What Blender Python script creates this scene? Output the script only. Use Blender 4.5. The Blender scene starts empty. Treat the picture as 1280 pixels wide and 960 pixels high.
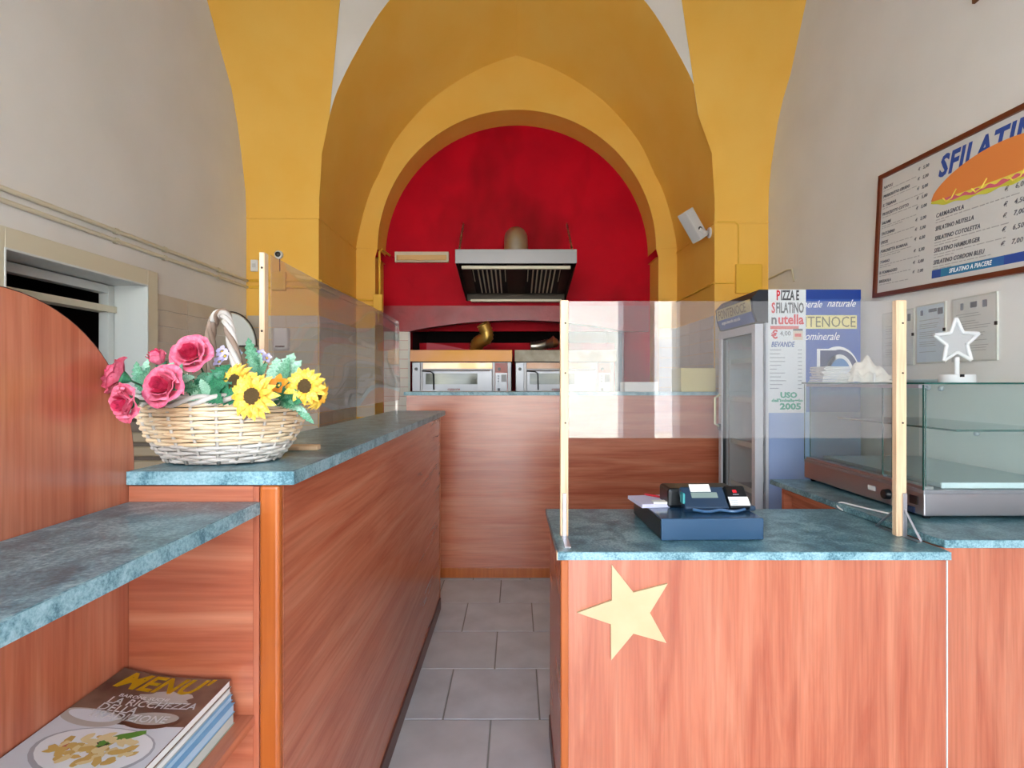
import bpy, bmesh, math, random
from mathutils import Vector, Matrix
random.seed(7)
S = bpy.context.scene
COL = S.collection
PI = math.pi
H = 1.37                     # eye height; horizon row 478, vanishing column 645, focal 695 px
def P(px, py, d):            # photograph pixel + depth -> world point
    return Vector(((px-645)/695*d, d, H+(478-py)/695*d))

# ------------------------------------------------------------ camera, light, exposure
cam = bpy.data.cameras.new('camera'); co = bpy.data.objects.new('camera', cam); COL.objects.link(co)
co.location = (0, 0, H); co.rotation_euler = (PI/2, 0, 0)
cam.sensor_width = 36; cam.lens = 695/1280*36; cam.shift_x = -5/1280; cam.shift_y = -2/1280
cam.clip_start = 0.02
S.camera = co
S.view_settings.view_transform = 'Standard'; S.view_settings.look = 'None'
S.view_settings.gamma = 1; S.view_settings.use_curve_mapping = False
S.view_settings.exposure = 0.12
w = bpy.data.worlds.new('sky'); S.world = w; w.use_nodes = True
bg = w.node_tree.nodes['Background']; bg.inputs[0].default_value = (0.66, 0.82, 1.0, 1); bg.inputs[1].default_value = 11.5
sun = bpy.data.lights.new('sun', 'SUN'); so = bpy.data.objects.new('sun', sun); COL.objects.link(so)
sun.energy = 26; sun.angle = 0.01; sun.color = (1, .96, .90); so.rotation_euler = (math.radians(-48), math.radians(14), 0)
for (x0, x1, z0, z1) in ((-1.75, .93, .0, 3.05),):   # sky portals in the shopfront openings
    pl = bpy.data.lights.new('daylight_portal', 'AREA'); po = bpy.data.objects.new('daylight_portal', pl); COL.objects.link(po)
    pl.shape = 'RECTANGLE'; pl.size = x1-x0; pl.size_y = z1-z0; pl.cycles.is_portal = True
    po.location = ((x0+x1)/2, -1.5, (z0+z1)/2); po.rotation_euler = (PI/2, 0, 0)

# ------------------------------------------------------------ helpers
def hexc(h):
    h = h.lstrip('#'); v = [int(h[i:i+2], 16)/255 for i in (0, 2, 4)]
    return tuple(c/12.92 if c <= .04045 else ((c+.055)/1.055)**2.4 for c in v) + (1,)
def newmat(name):
    m = bpy.data.materials.new(name); m.use_nodes = True
    return m, m.node_tree, m.node_tree.nodes['Principled BSDF']
def node(nt, t, **kw):
    n = nt.nodes.new(t)
    for k, v in kw.items(): setattr(n, k, v)
    return n
def pm(name, c, rough=.6, metal=0, c2=None, scale=6, bump=0, bscale=40, spec=.5, coat=0, trans=0, stretch=None, alpha=1, sss=0):
    m, nt, b = newmat(name)
    b.inputs['Base Color'].default_value = hexc(c); b.inputs['Roughness'].default_value = rough
    b.inputs['Metallic'].default_value = metal; b.inputs['Specular IOR Level'].default_value = spec
    b.inputs['Coat Weight'].default_value = coat; b.inputs['Transmission Weight'].default_value = trans
    tc = mp = None
    if c2 or bump:
        tc = node(nt, 'ShaderNodeTexCoord'); mp = node(nt, 'ShaderNodeMapping')
        nt.links.new(tc.outputs['Object'], mp.inputs[0])
        if stretch: mp.inputs['Scale'].default_value = stretch
    if c2:
        n = node(nt, 'ShaderNodeTexNoise'); n.inputs['Scale'].default_value = scale; n.inputs['Detail'].default_value = 5
        r = node(nt, 'ShaderNodeValToRGB'); r.color_ramp.elements[0].color = hexc(c); r.color_ramp.elements[1].color = hexc(c2)
        r.color_ramp.elements[0].position = .35; r.color_ramp.elements[1].position = .65
        nt.links.new(mp.outputs[0], n.inputs['Vector']); nt.links.new(n.outputs['Fac'], r.inputs[0]); nt.links.new(r.outputs[0], b.inputs['Base Color'])
    if bump:
        n2 = node(nt, 'ShaderNodeTexNoise'); n2.inputs['Scale'].default_value = bscale; n2.inputs['Detail'].default_value = 4
        bp = node(nt, 'ShaderNodeBump'); bp.inputs['Strength'].default_value = bump; bp.inputs['Distance'].default_value = .01
        nt.links.new(mp.outputs[0], n2.inputs['Vector']); nt.links.new(n2.outputs['Fac'], bp.inputs['Height']); nt.links.new(bp.outputs[0], b.inputs['Normal'])
    return m
def wood(name, axis, dark, mid, light, rough=.25, sc=1.0):      # cherry laminate, grain along axis
    m, nt, b = newmat(name)
    tc = node(nt, 'ShaderNodeTexCoord'); mp = node(nt, 'ShaderNodeMapping')
    s = [11*sc, 11*sc, 11*sc]; s[axis] = .9*sc; mp.inputs['Scale'].default_value = s
    nt.links.new(tc.outputs['Object'], mp.inputs[0])
    n = node(nt, 'ShaderNodeTexNoise'); n.inputs['Scale'].default_value = 1.3; n.inputs['Detail'].default_value = 8; n.inputs['Distortion'].default_value = .8; n.inputs['Roughness'].default_value = .55
    nt.links.new(mp.outputs[0], n.inputs['Vector'])
    r = node(nt, 'ShaderNodeValToRGB'); e = r.color_ramp.elements
    e[0].position = .30; e[0].color = hexc(dark); e[1].position = .72; e[1].color = hexc(light)
    k = r.color_ramp.elements.new(.5); k.color = hexc(mid)
    nt.links.new(n.outputs['Fac'], r.inputs[0])
    mp2 = node(nt, 'ShaderNodeMapping'); s2 = [95*sc, 95*sc, 95*sc]; s2[axis] = 3*sc; mp2.inputs['Scale'].default_value = s2
    nt.links.new(tc.outputs['Object'], mp2.inputs[0])
    n2 = node(nt, 'ShaderNodeTexNoise'); n2.inputs['Scale'].default_value = 1.2; n2.inputs['Detail'].default_value = 6; n2.inputs['Distortion'].default_value = .4
    nt.links.new(mp2.outputs[0], n2.inputs['Vector'])
    mx = node(nt, 'ShaderNodeMixRGB', blend_type='MULTIPLY'); mx.inputs[0].default_value = .36
    r2 = node(nt, 'ShaderNodeValToRGB'); r2.color_ramp.elements[0].position = .35; r2.color_ramp.elements[0].color = (.55, .5, .45, 1); r2.color_ramp.elements[1].position = .6
    nt.links.new(n2.outputs['Fac'], r2.inputs[0]); nt.links.new(r.outputs[0], mx.inputs[1]); nt.links.new(r2.outputs[0], mx.inputs[2])
    nt.links.new(mx.outputs[0], b.inputs['Base Color']); b.inputs['Roughness'].default_value = rough; b.inputs['Specular IOR Level'].default_value = .85
    return m
def speckle(name, dark, mid, light, rough=.28, scale=130):
    m, nt, b = newmat(name)
    tc = node(nt, 'ShaderNodeTexCoord')
    n = node(nt, 'ShaderNodeTexNoise'); n.inputs['Scale'].default_value = scale; n.inputs['Detail'].default_value = 6; n.inputs['Roughness'].default_value = .7
    n3 = node(nt, 'ShaderNodeTexNoise'); n3.inputs['Scale'].default_value = scale*.09; n3.inputs['Detail'].default_value = 5; n3.inputs['Distortion'].default_value = 1
    a = node(nt, 'ShaderNodeMath', operation='MULTIPLY_ADD'); a.inputs[1].default_value = .45
    nt.links.new(tc.outputs['Object'], n.inputs['Vector']); nt.links.new(tc.outputs['Object'], n3.inputs['Vector'])
    a2 = node(nt, 'ShaderNodeMath', operation='MULTIPLY'); a2.inputs[1].default_value = .55
    nt.links.new(n.outputs['Fac'], a2.inputs[0]); nt.links.new(n3.outputs['Fac'], a.inputs[0]); nt.links.new(a2.outputs[0], a.inputs[2])
    r = node(nt, 'ShaderNodeValToRGB'); e = r.color_ramp.elements
    e[0].position = .40; e[0].color = hexc(dark); e[1].position = .60; e[1].color = hexc(light); k = e.new(.5); k.color = hexc(mid)
    nt.links.new(a.outputs[0], r.inputs[0]); nt.links.new(r.outputs[0], b.inputs['Base Color']); b.inputs['Roughness'].default_value = rough
    return m
def sheet_glass(name, tint, haze=.03, hazec='#d8dcdc', refl=1.0, rough=0.0, ior=1.5):   # thin sheet: part clear, part mirror by angle, a haze colour standing in for reflected light and surface film
    m = bpy.data.materials.new(name); m.use_nodes = True; nt = m.node_tree; nt.nodes.clear()
    o = node(nt, 'ShaderNodeOutputMaterial'); t = node(nt, 'ShaderNodeBsdfTransparent'); t.inputs[0].default_value = tint+(1,)
    g = node(nt, 'ShaderNodeBsdfGlossy'); g.inputs['Roughness'].default_value = rough
    lw = node(nt, 'ShaderNodeLayerWeight'); lw.inputs[0].default_value = .5
    pw = node(nt, 'ShaderNodeMath', operation='POWER'); pw.inputs[1].default_value = 5; nt.links.new(lw.outputs['Facing'], pw.inputs[0])
    f = node(nt, 'ShaderNodeMath', operation='MULTIPLY_ADD'); f.inputs[1].default_value = .7; f.inputs[2].default_value = .043; nt.links.new(pw.outputs[0], f.inputs[0])
    mu = node(nt, 'ShaderNodeMath', operation='MULTIPLY'); mu.inputs[1].default_value = refl; mu.use_clamp = True
    mx = node(nt, 'ShaderNodeMixShader'); mx2 = node(nt, 'ShaderNodeMixShader'); df = node(nt, 'ShaderNodeBsdfDiffuse'); df.inputs[0].default_value = hexc(hazec)
    nt.links.new(f.outputs[0], mu.inputs[0]); nt.links.new(mu.outputs[0], mx.inputs[0]); nt.links.new(t.outputs[0], mx.inputs[1]); nt.links.new(g.outputs[0], mx.inputs[2])
    mx2.inputs[0].default_value = haze; nt.links.new(mx.outputs[0], mx2.inputs[1]); nt.links.new(df.outputs[0], mx2.inputs[2]); nt.links.new(mx2.outputs[0], o.inputs[0])
    return m

M = {}
M['white'] = pm('white_wall_paint', '#e0dcd6', .75, c2='#e6e2dd', scale=2, bump=.06, bscale=25)
M['yellow'] = pm('yellow_wall_paint', '#f2b94c', .75, c2='#f4c058', scale=2.5, bump=.08, bscale=22)
M['red'] = pm('red_wall_paint', '#cc0020', .55, spec=.12, c2='#bb001e', scale=2.2, bump=.05, bscale=12)
M['soot'] = pm('soot_and_unlit_dark', '#1a0c0b', .9)  # soot in the alcove; also painted darkness of the unlit back room
M['tile'] = pm('beige_glazed_tile', '#c6b9a8', .3, c2='#cfc3b3', scale=4)
M['tilew'] = pm('white_glazed_tile', '#e6e0d6', .25)
M['grout'] = pm('grout', '#b6ab9c', .9)
M['floor_tile'] = pm('grey_marbled_floor_tile', '#b0afb3', .38, c2='#c5c4c8', scale=5)
M['floor_tile2'] = pm('warm_marbled_floor_tile', '#b5b2b4', .38, c2='#c2bfc1', scale=6)
M['fgrout'] = pm('floor_grout', '#8f8a85', .9)
M['cream'] = pm('cream_painted_wood', '#d8cfb6', .5)
M['creamw'] = pm('pale_painted_wood', '#d5d8d4', .45)
DK, MD, LT = '#ab563b', '#c06e50', '#cb8062'
M['wv'] = wood('cherry_laminate_upright', 2, DK, MD, LT)
M['wy'] = wood('cherry_laminate_lengthwise', 1, DK, MD, LT)
M['wx'] = wood('cherry_laminate_crosswise', 0, DK, MD, LT)
M['edge'] = pm('orange_cherry_edging', '#b8622a', .3, c2='#a9541f', scale=3, stretch=(20, 20, 1))
M['skirt'] = pm('dark_plinth', '#5f3a33', .4)
M['lam'] = speckle('blue_green_speckled_laminate', '#35565f', '#567e88', '#88aab0')
M['lame'] = speckle('blue_green_lit_edge', '#45707c', '#7fa6b0', '#9fc0c8', .4, 170)  # same laminate painted lighter, as the edges face the daylight
M['pine'] = wood('pale_pine', 2, '#d9ae84', '#e8c39c', '#f0d2b0', .5, 2.0)
M['piney'] = wood('pale_pine_flat', 0, '#d9ae84', '#e8c39c', '#f0d2b0', .5, 2.0)
M['acryl'] = sheet_glass('clear_acrylic_sheet', (.96, .96, .96), .06, '#cfcaca', 1.3)
M['acryl2'] = sheet_glass('hazy_acrylic_sheet', (.95, .95, .95), .10, '#cfc8c8', 1.3, .01)  # stronger haze colour: reflected light painted in along with the film
M['glass'] = sheet_glass('greenish_shop_glass', (.925, .975, .97), .03, '#cfe2e2', 1.0)
M['pglass'] = sheet_glass('picture_glass', (.98, .98, .98), .02, '#d0d4d4', .5)
M['gedge'] = pm('dark_green_glass_edge', '#0d4a42', .15, spec=.6)
M['steel2'] = pm('dull_hood_steel', '#858486', .42, 1)
M['steel'] = pm('brushed_steel', '#b2b0b6', .4, 1, bump=.03, bscale=60, stretch=(1, 1, 12))
M['steelb'] = pm('bright_steel', '#9a9ca2', .4, .75)
M['steeld'] = pm('greasy_dark_steel', '#3a332c', .45, .8)
M['slot'] = pm('filter_bar_steel', '#d2c8b0', .4, .1)
M['whitep'] = pm('white_plastic', '#dcdbda', .4)
M['greyp'] = pm('light_grey_plastic', '#c9c7c6', .4)
M['black'] = pm('black_plastic', '#0e1114', .3)
M['navy'] = pm('dark_blue_grey_metal', '#345473', .25, .2, coat=.3)
M['navyp'] = pm('blue_grey_plastic', '#223850', .3)
M['paper'] = pm('white_paper', '#eceae6', .8)
M['brass'] = pm('brassy_flexible_duct', '#c9a052', .35, .8)
M['alu'] = pm('crumpled_aluminium', '#b8b2aa', .35, 1)
def flat(name, c, rough=.6): 
    if name not in M: M[name] = pm(name, c, rough)
    return M[name]

def obj(name, bm, mat, parent=None, smooth=False, loc=None):
    me = bm if isinstance(bm, bpy.types.Mesh) else bpy.data.meshes.new(name)
    if not isinstance(bm, bpy.types.Mesh):
        bmesh.ops.recalc_face_normals(bm, faces=bm.faces); bm.to_mesh(me); bm.free()
        if smooth:
            for p in me.polygons: p.use_smooth = True
            if smooth != 'all':
                try: me.set_sharp_from_angle(angle=math.radians(40))
                except Exception: pass
    if mat and not me.materials: me.materials.append(M[mat] if isinstance(mat, str) else mat)
    o = bpy.data.objects.new(name, me); COL.objects.link(o)
    if parent: o.parent = parent
    if loc: o.location = loc
    return o
def tag(o, label=None, cat=None, group=None, kind=None):
    for k, v in (('label', label), ('category', cat), ('group', group), ('kind', kind)):
        if v: o[k] = v
    return o
def thing(name, label, cat, loc=(0, 0, 0), rz=0, group=None):
    o = bpy.data.objects.new(name, None); COL.objects.link(o); o.empty_display_size = .05
    o.location = loc; o.rotation_euler = (0, 0, rz); return tag(o, label, cat, group)
def struct(name, bm, mat, parent=None, **k):
    o = obj(name, bm, mat, parent, **k)
    if not parent: o['kind'] = 'structure'
    return o
def B(): return bmesh.new()
def box(bm, x0, x1, y0, y1, z0, z1, bev=0, seg=2):
    vs = [bm.verts.new((x, y, z)) for x in (x0, x1) for y in (y0, y1) for z in (z0, z1)]
    fs = [bm.faces.new([vs[i] for i in f]) for f in ((0, 1, 3, 2), (4, 6, 7, 5), (0, 4, 5, 1), (2, 3, 7, 6), (0, 2, 6, 4), (1, 5, 7, 3))]
    if bev:
        es = list({e for f in fs for e in f.edges}); bmesh.ops.bevel(bm, geom=es, offset=bev, segments=seg, affect='EDGES', profile=.5)
    return bm
def bx(*a, **k): return box(B(), *a, **k)
def prism(bm, pts, axis, a0, a1, bev=0):   # polygon pts in the plane across axis, from a0 to a1
    def mk(p, a): return {0: (a, p[0], p[1]), 1: (p[0], a, p[1]), 2: (p[0], p[1], a)}[axis]
    A = [bm.verts.new(mk(p, a0)) for p in pts]; C = [bm.verts.new(mk(p, a1)) for p in pts]
    f0 = bm.faces.new(A); f1 = bm.faces.new(C[::-1])
    n = len(pts); side = [bm.faces.new((A[i], C[i], C[(i+1) % n], A[(i+1) % n])) for i in range(n)]
    if bev: bmesh.ops.bevel(bm, geom=list(f0.edges)+list(f1.edges), offset=bev, segments=1, affect='EDGES')
    else: bm.normal_update(); bmesh.ops.triangulate(bm, faces=[f0, f1])
    return bm
def tube(bm, pts, r, seg=8, cap=True, flat=1.0):
    pts = [Vector(p) for p in pts]; n = len(pts); rings = []; up = None
    for i, p in enumerate(pts):
        t = (pts[min(i+1, n-1)]-pts[max(i-1, 0)]).normalized()
        if up is None: up = Vector((0, 0, 1)) if abs(t.z) < .9 else Vector((1, 0, 0))
        s = t.cross(up).normalized(); up = s.cross(t).normalized()
        rr = r[i] if isinstance(r, (list, tuple)) else r
        rings.append([bm.verts.new(p+s*math.cos(2*PI*k/seg)*rr+up*math.sin(2*PI*k/seg)*rr*flat) for k in range(seg)])
    for a, b in zip(rings, rings[1:]):
        for k in range(seg): bm.faces.new((a[k], a[(k+1) % seg], b[(k+1) % seg], b[k]))
    if cap: bm.faces.new(rings[0][::-1]); bm.faces.new(rings[-1])
    return bm
def lathe(bm, prof, seg=24, c=(0, 0, 0), axis=2, cap=True):
    rings = []
    for r, h in prof:
        ring = []
        for k in range(seg):
            a = 2*PI*k/seg; u, v = r*math.cos(a), r*math.sin(a)
            q = {2: (u, v, h), 1: (u, h, v), 0: (h, u, v)}[axis]
            ring.append(bm.verts.new(Vector(q)+Vector(c)))
        rings.append(ring)
    for a, b in zip(rings, rings[1:]):
        for k in range(seg): bm.faces.new((a[k], a[(k+1) % seg], b[(k+1) % seg], b[k]))
    if cap: bm.faces.new(rings[0][::-1]); bm.faces.new(rings[-1])
    return bm
def strip(bm, A, Bp):
    a = [bm.verts.new(p) for p in A]; b = [bm.verts.new(p) for p in Bp]
    for i in range(len(a)-1): bm.faces.new((a[i], a[i+1], b[i+1], b[i]))
    return bm
def frame_rect(bm, u0, u1, v0, v1, w, mk, t0, t1):   # picture-frame border; mk(u,v,t)->point
    O = [(u0, v0), (u1, v0), (u1, v1), (u0, v1)]; I = [(u0+w, v0+w), (u1-w, v0+w), (u1-w, v1-w), (u0+w, v1-w)]
    V = {}
    for n, L in (('o', O), ('i', I)):
        for k, (u, v) in enumerate(L):
            for t in (0, 1): V[n, k, t] = bm.verts.new(mk(u, v, (t0, t1)[t]))
    for k in range(4):
        j = (k+1) % 4
        bm.faces.new((V['o', k, 1], V['o', j, 1], V['i', j, 1], V['i', k, 1])); bm.faces.new((V['o', k, 0], V['i', k, 0], V['i', j, 0], V['o', j, 0]))
        bm.faces.new((V['o', k, 0], V['o', j, 0], V['o', j, 1], V['o', k, 1])); bm.faces.new((V['i', k, 0], V['i', k, 1], V['i', j, 1], V['i', j, 0]))
    return bm
def text(s, name, mat, parent, o, u, v, size, align='LEFT', shear=0, bold=0, sx=1.0, ext=.0004, lift=0, warp=None, spacing=1.0, fit=None):
    """flat lettering: local x -> u, local y -> v, standing on the face at o"""
    cu = bpy.data.curves.new(name, 'FONT'); cu.body = s; cu.size = size; cu.align_x = align; cu.shear = shear
    cu.offset = bold; cu.extrude = ext; cu.resolution_u = 2; cu.space_character = spacing
    t = bpy.data.objects.new('temp', cu); COL.objects.link(t)
    bpy.context.view_layer.update()
    me = bpy.data.meshes.new_from_object(t.evaluated_get(bpy.context.evaluated_depsgraph_get()))
    bpy.data.objects.remove(t)
    if fit: xs = [q.co.x for q in me.vertices]; sx = fit/(max(xs)-min(xs))
    u = Vector(u).normalized(); v = Vector(v).normalized(); n = u.cross(v); o = Vector(o) if o else Vector()
    for q in me.vertices:
        x, y, z = q.co
        q.co = warp(x*sx, y, z) if warp else o+u*x*sx+v*y+n*(z+lift)
    me.name = name
    return obj(name, me, mat, parent)

# ------------------------------------------------------------ the room
XL, XR, YF, YB, Y2, Y3 = -2.095, 1.96, -1.2, 4.32, 5.33, 5.66
YC = (YF+YB)/2
AL = [(4.32, 2.66), (4.305, 2.85), (4.245, 3.10), (4.18, 3.32), (4.09, 3.54), (3.957, 3.71), (3.772, 3.96), (3.42, 4.3), (2.9, 4.6), (2.3, 4.82), (YC, 4.95)]
AR = [(4.32, 2.66), (4.31, 2.85), (4.27, 3.04), (4.166, 3.306), (4.08, 3.45), (3.97, 3.57), (3.753, 3.95), (3.40, 4.3), (2.9, 4.6), (2.3, 4.82), (YC, 4.95)]
# great arch: profile in wall plane (front, Y=4.32) and at the second wall (Y=5.33)
cx = .007; hw = 1.538
PF = [(1, 0), (.999, .09), (.985, .32), (.955, .47), (.907, .636), (.80, .85), (.656, 1.077), (.45, 1.28), (.22, 1.42), (0, 1.49)]
PI2 = [(1, 0), (.985, .09), (.95, .235), (.905, .37), (.86, .46), (.76, .665), (.58, .88), (.40, 1.02), (.20, 1.13), (0, 1.20)]
ZS = 2.66
def prof(pp, y, s): return [Vector((cx+s*a*hw, y, ZS+b*hw)) for a, b in pp]
BL = [Vector(v) for v in ((-1.367, YB, 4.34), (-1.27, YB, 4.85), (-1.02, YB, 5.25), (-.6, YB, 5.5), (0, YB, 5.62))]
# pendentive edge on the end wall: follows the great arch up to the white lunette, then leaves it
def pend_edge(s):
    A = prof(PF, YB, s)
    e = A[:4]
    tip = Vector((-1.448 if s < 0 else 1.415, YB, 3.45)); e[3] = tip
    ups = [(-1.408, 3.9), (-1.367, 4.34), (-1.30, 4.75), (-1.12, 5.15), (-.85, 5.38), (-.45, 5.55), (0, 5.62)] if s < 0 else [(1.352, 3.9), (1.287, 4.34), (1.22, 4.75), (1.06, 5.15), (.8, 5.38), (.45, 5.55), (0, 5.62)]
    return e + [Vector((x, YB, z)) for x, z in ups]
def refl(v): return Vector((v.x, 2*YC-v.y, v.z))
vault = struct('ceiling', B(), 'white')
for s, AA, X in ((-1, AL, XL), (1, AR, XR)):
    E = pend_edge(s); A = [Vector((X, y, z)) for y, z in AA]
    bm = B(); N = 8
    grid = [[bm.verts.new(a.lerp(e, k/N)) for k in range(N+1)] for a, e in zip(A, E)]
    for i in range(len(grid)-1):
        for k in range(N): bm.faces.new((grid[i][k], grid[i][k+1], grid[i+1][k+1], grid[i+1][k]))
    o = obj('vault_web', bm, 'yellow', vault, smooth='all')
    bm = B(); grid = [[bm.verts.new(refl(a.lerp(e, k/N))) for k in range(N+1)] for a, e in zip(A, E)]
    for i in range(len(grid)-1):
        for k in range(N): bm.faces.new((grid[i][k], grid[i][k+1], grid[i+1][k+1], grid[i+1][k]))
    obj('vault_web', bm, 'yellow', vault, smooth='all')
bm = B()     # crown star
pts = [Vector((XL, YC, 4.95)), Vector((0, YB, 5.62)), Vector((XR, YC, 4.95)), Vector((0, YF, 5.62))]; c = Vector((0, YC, 5.75))
vs = [bm.verts.new(p) for p in pts]; cv = bm.verts.new(c)
for i in range(4): bm.faces.new((vs[i], vs[(i+1) % 4], cv))
obj('vault_crown', bm, 'white', vault)
struct('roof_slab', bx(-3.2, 3.2, -1.6, 7.2, 5.9, 6.1), 'white')

# side walls
DY0, DY1, DZ = 2.26, 3.138, 1.919
def side_poly(AA, door):
    p = [(-1.45, 0)]
    if door: p += [(DY0, 0), (DY0, DZ), (DY1, DZ), (DY1, 0)]
    p += [(4.36, 0), (4.36, 2.66)] + [(y, z) for y, z in AA[1:]] + [(2*YC-y, z) for y, z in AA[-2::-1]] + [(-1.45, 2.66)]
    return p
wl = struct('wall_left', prism(B(), side_poly(AL, 1), 0, XL-.23, XL), 'white')
wr = struct('wall_right', prism(B(), side_poly(AR, 0), 0, XR, XR+.25), 'white')

# end wall: piers, lunette, barrel, second wall, red wall
we = struct('wall_back', B(), 'yellow')
obj('pier', bx(XL-.2, -1.533, YB, Y2+.02, 0, ZS), 'yellow', we)
obj('pier', bx(1.543, XR+.2, YB, Y2+.02, 0, ZS), 'yellow', we)
obj('capital_lip', bx(XL, -1.525, YB-.008, Y2, ZS-.02, ZS-.004, .003), 'yellow', we)
obj('capital_lip', bx(1.535, XR, YB-.008, Y2, ZS-.055, ZS-.04, .003), 'yellow', we)
def spline(pts, n):
    out = []
    for i in range(len(pts)-1):
        p0, p1, p2, p3 = pts[max(i-1, 0)], pts[i], pts[i+1], pts[min(i+2, len(pts)-1)]
        for k in range(n):
            t = k/n; out.append(.5*((2*p1)+(p2-p0)*t+(2*p0-5*p1+4*p2-p3)*t*t+(3*p1-p0-3*p2+p3)*t**3))
    out.append(pts[-1]); return out
def spline_(p): return spline(p, 4)
def resample(pts, n):
    out = []
    for i in range(n):
        t = i/(n-1)*(len(pts)-1); k = min(int(t), len(pts)-2); out.append(pts[k].lerp(pts[k+1], t-k))
    return out
for s in (-1, 1):
    X = XL if s < 0 else XR
    F = prof(PF, YB, s); I = prof(PI2, Y2, s)
    F[0].x = -1.533 if s < 0 else 1.543; I[0].x = F[0].x
    # lunette / spandrel between arch edge and pendentive edge
    E = pend_edge(s)
    arch = spline_(F)[12:]; nn = len(arch); lun = resample([E[3]]+E[4:], nn)
    bm = strip(B(), [Vector((p.x, YB+.004, p.z)) for p in lun], [Vector((p.x, YB+.004, p.z)) for p in arch]); obj('lunette', bm, 'white', we)
    bm = strip(B(), [Vector((X+s*.1, YB+.003, z)) for z in (2.66, 2.85, 3.15, 3.45)], [Vector((E[i].x, YB+.003, E[i].z)) for i in range(4)]); obj('spandrel', bm, 'yellow', we)
# barrel soffit, smooth through both profiles
halves = {}
for s in (-1, 1):
    F = prof(PF, YB, s); I = prof(PI2, Y2, s); F[0].x = I[0].x = (-1.533 if s < 0 else 1.543)
    F, I = spline(F, 4), spline(I, 4); halves[s] = (F, I)
    bm = B(); N = 6; g = [[bm.verts.new(a.lerp(b, k/N)) for k in range(N+1)] for a, b in zip(F, I)]
    for i in range(len(g)-1):
        for k in range(N): bm.faces.new((g[i][k], g[i][k+1], g[i+1][k+1], g[i+1][k]))
    obj('barrel_soffit', bm, 'yellow', we, smooth='all')
shell = struct('sky_block_shell', B(), 'grout')  # unseen shell added to keep sky light out of the gaps
for a in ((-3.1, 3.1, 7.0, 7.2, 0, 5.9), (-3.1, XL-.23-2.0+.1, 4.4, 7.2, 0, 5.9), (-3.1, XL-.24, 4.37, 4.5, 0, 5.9), (XR+.26, 3.1, 4.37, 4.5, 0, 5.9), (-3.1, -2.9, -1.45, 7.2, 2.8, 5.9), (2.9, 3.1, -1.45, 7.2, 0, 5.9), (-3.1, -1.75, -1.5, -1.46, 0, 5.9), (1.75, 3.1, -1.5, -1.46, 0, 5.9)):
    obj('sky_block_panel', bx(*a), 'grout', shell)
# second wall with the round arch
R2 = 1.335; c2x = .008
bm = B()
for s in (-1, 1):
    I = halves[s][1]; n = len(I)
    arc = [Vector((c2x+s*R2*math.cos(PI/2*k/(n-1)), Y2, ZS-.01+R2*math.sin(PI/2*k/(n-1)))) for k in range(n)]
    strip(bm, [Vector((p.x, Y2, p.z)) for p in I], arc)
    strip(bm, [Vector((s*1.56, Y2, 0)), Vector((s*1.56, Y2, ZS-.09)), Vector((s*1.56, Y2, ZS))], [Vector((c2x+s*(R2+.022), Y2, 0)), Vector((c2x+s*(R2+.022), Y2, ZS-.09)), Vector((c2x+s*R2, Y2, ZS-.01))])
    # soffit
    A2 = [Vector((c2x+s*R2*math.cos(PI/2*k/24), Y2, ZS-.01+R2*math.sin(PI/2*k/24))) for k in range(25)]
    strip(bm, A2, [Vector((p.x, Y3, p.z)) for p in A2])
    strip(bm, [Vector((c2x+s*(R2+.022), Y2, 0)), Vector((c2x+s*(R2+.022), Y2, ZS-.09))], [Vector((c2x+s*(R2+.022), Y3, 0)), Vector((c2x+s*(R2+.022), Y3, ZS-.09))])
    strip(bm, [Vector((c2x+s*(R2+.022), Y2, ZS-.09)), Vector((c2x+s*R2, Y2, ZS-.09))], [Vector((c2x+s*(R2+.022), Y3, ZS-.09)), Vector((c2x+s*R2, Y3, ZS-.09))])
obj('arched_wall', bm, 'yellow', we, smooth=False)
# red wall with oven alcove
AX0, AX1 = -1.075, 1.10
red = struct('wall_oven', bx(-1.7, 1.7, Y3, Y3+.12, 2.0, 4.3), 'red')
# soot patches on the red paint
nt = M['red'].node_tree; b = nt.nodes['Principled BSDF']
tc = node(nt, 'ShaderNodeTexCoord'); n = node(nt, 'ShaderNodeTexNoise'); n.inputs['Scale'].default_value = 1.1; n.inputs['Detail'].default_value = 3
mp = node(nt, 'ShaderNodeMapping'); mp.inputs['Scale'].default_value = (1.5, 1, .7); mp.inputs['Location'].default_value = (.35, 0, .2)
r = node(nt, 'ShaderNodeValToRGB'); r.color_ramp.elements[0].position = .5; r.color_ramp.elements[0].color = (1, 1, 1, 1); r.color_ramp.elements[1].position = .72; r.color_ramp.elements[1].color = (.42, .38, .36, 1)
mx = node(nt, 'ShaderNodeMixRGB', blend_type='MULTIPLY'); mx.inputs[0].default_value = 1
src = b.inputs['Base Color'].links[0].from_socket
nt.links.new(tc.outputs['Object'], mp.inputs[0]); nt.links.new(mp.outputs[0], n.inputs['Vector']); nt.links.new(n.outputs['Fac'], r.inputs[0]); nt.links.new(src, mx.inputs[1]); nt.links.new(r.outputs[0], mx.inputs[2]); nt.links.new(mx.outputs[0], b.inputs['Base Color'])
obj('side_return', bx(-1.7, AX0, Y3, Y3+.12, 0, 2.0), 'red', red)
obj('side_return', bx(AX1, 1.7, Y3, Y3+.12, 0, 2.0), 'red', red)
pts = [(-1.34, 2.144), (1.34, 2.144), (1.34, 1.885), (AX1, 1.885)] + [(AX1+(AX0-AX1)*k/16, 1.883+.115*math.sin(PI*k/16)**.8) for k in range(1, 16)] + [(AX0, 1.885), (-1.34, 1.885)]
obj('mantle', prism(B(), pts, 1, Y3-.05, Y3+.10), pm('peeling_red_mantle', '#8e1a26', .35, c2='#a3202c', scale=5, bump=.5, bscale=9), red)
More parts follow.
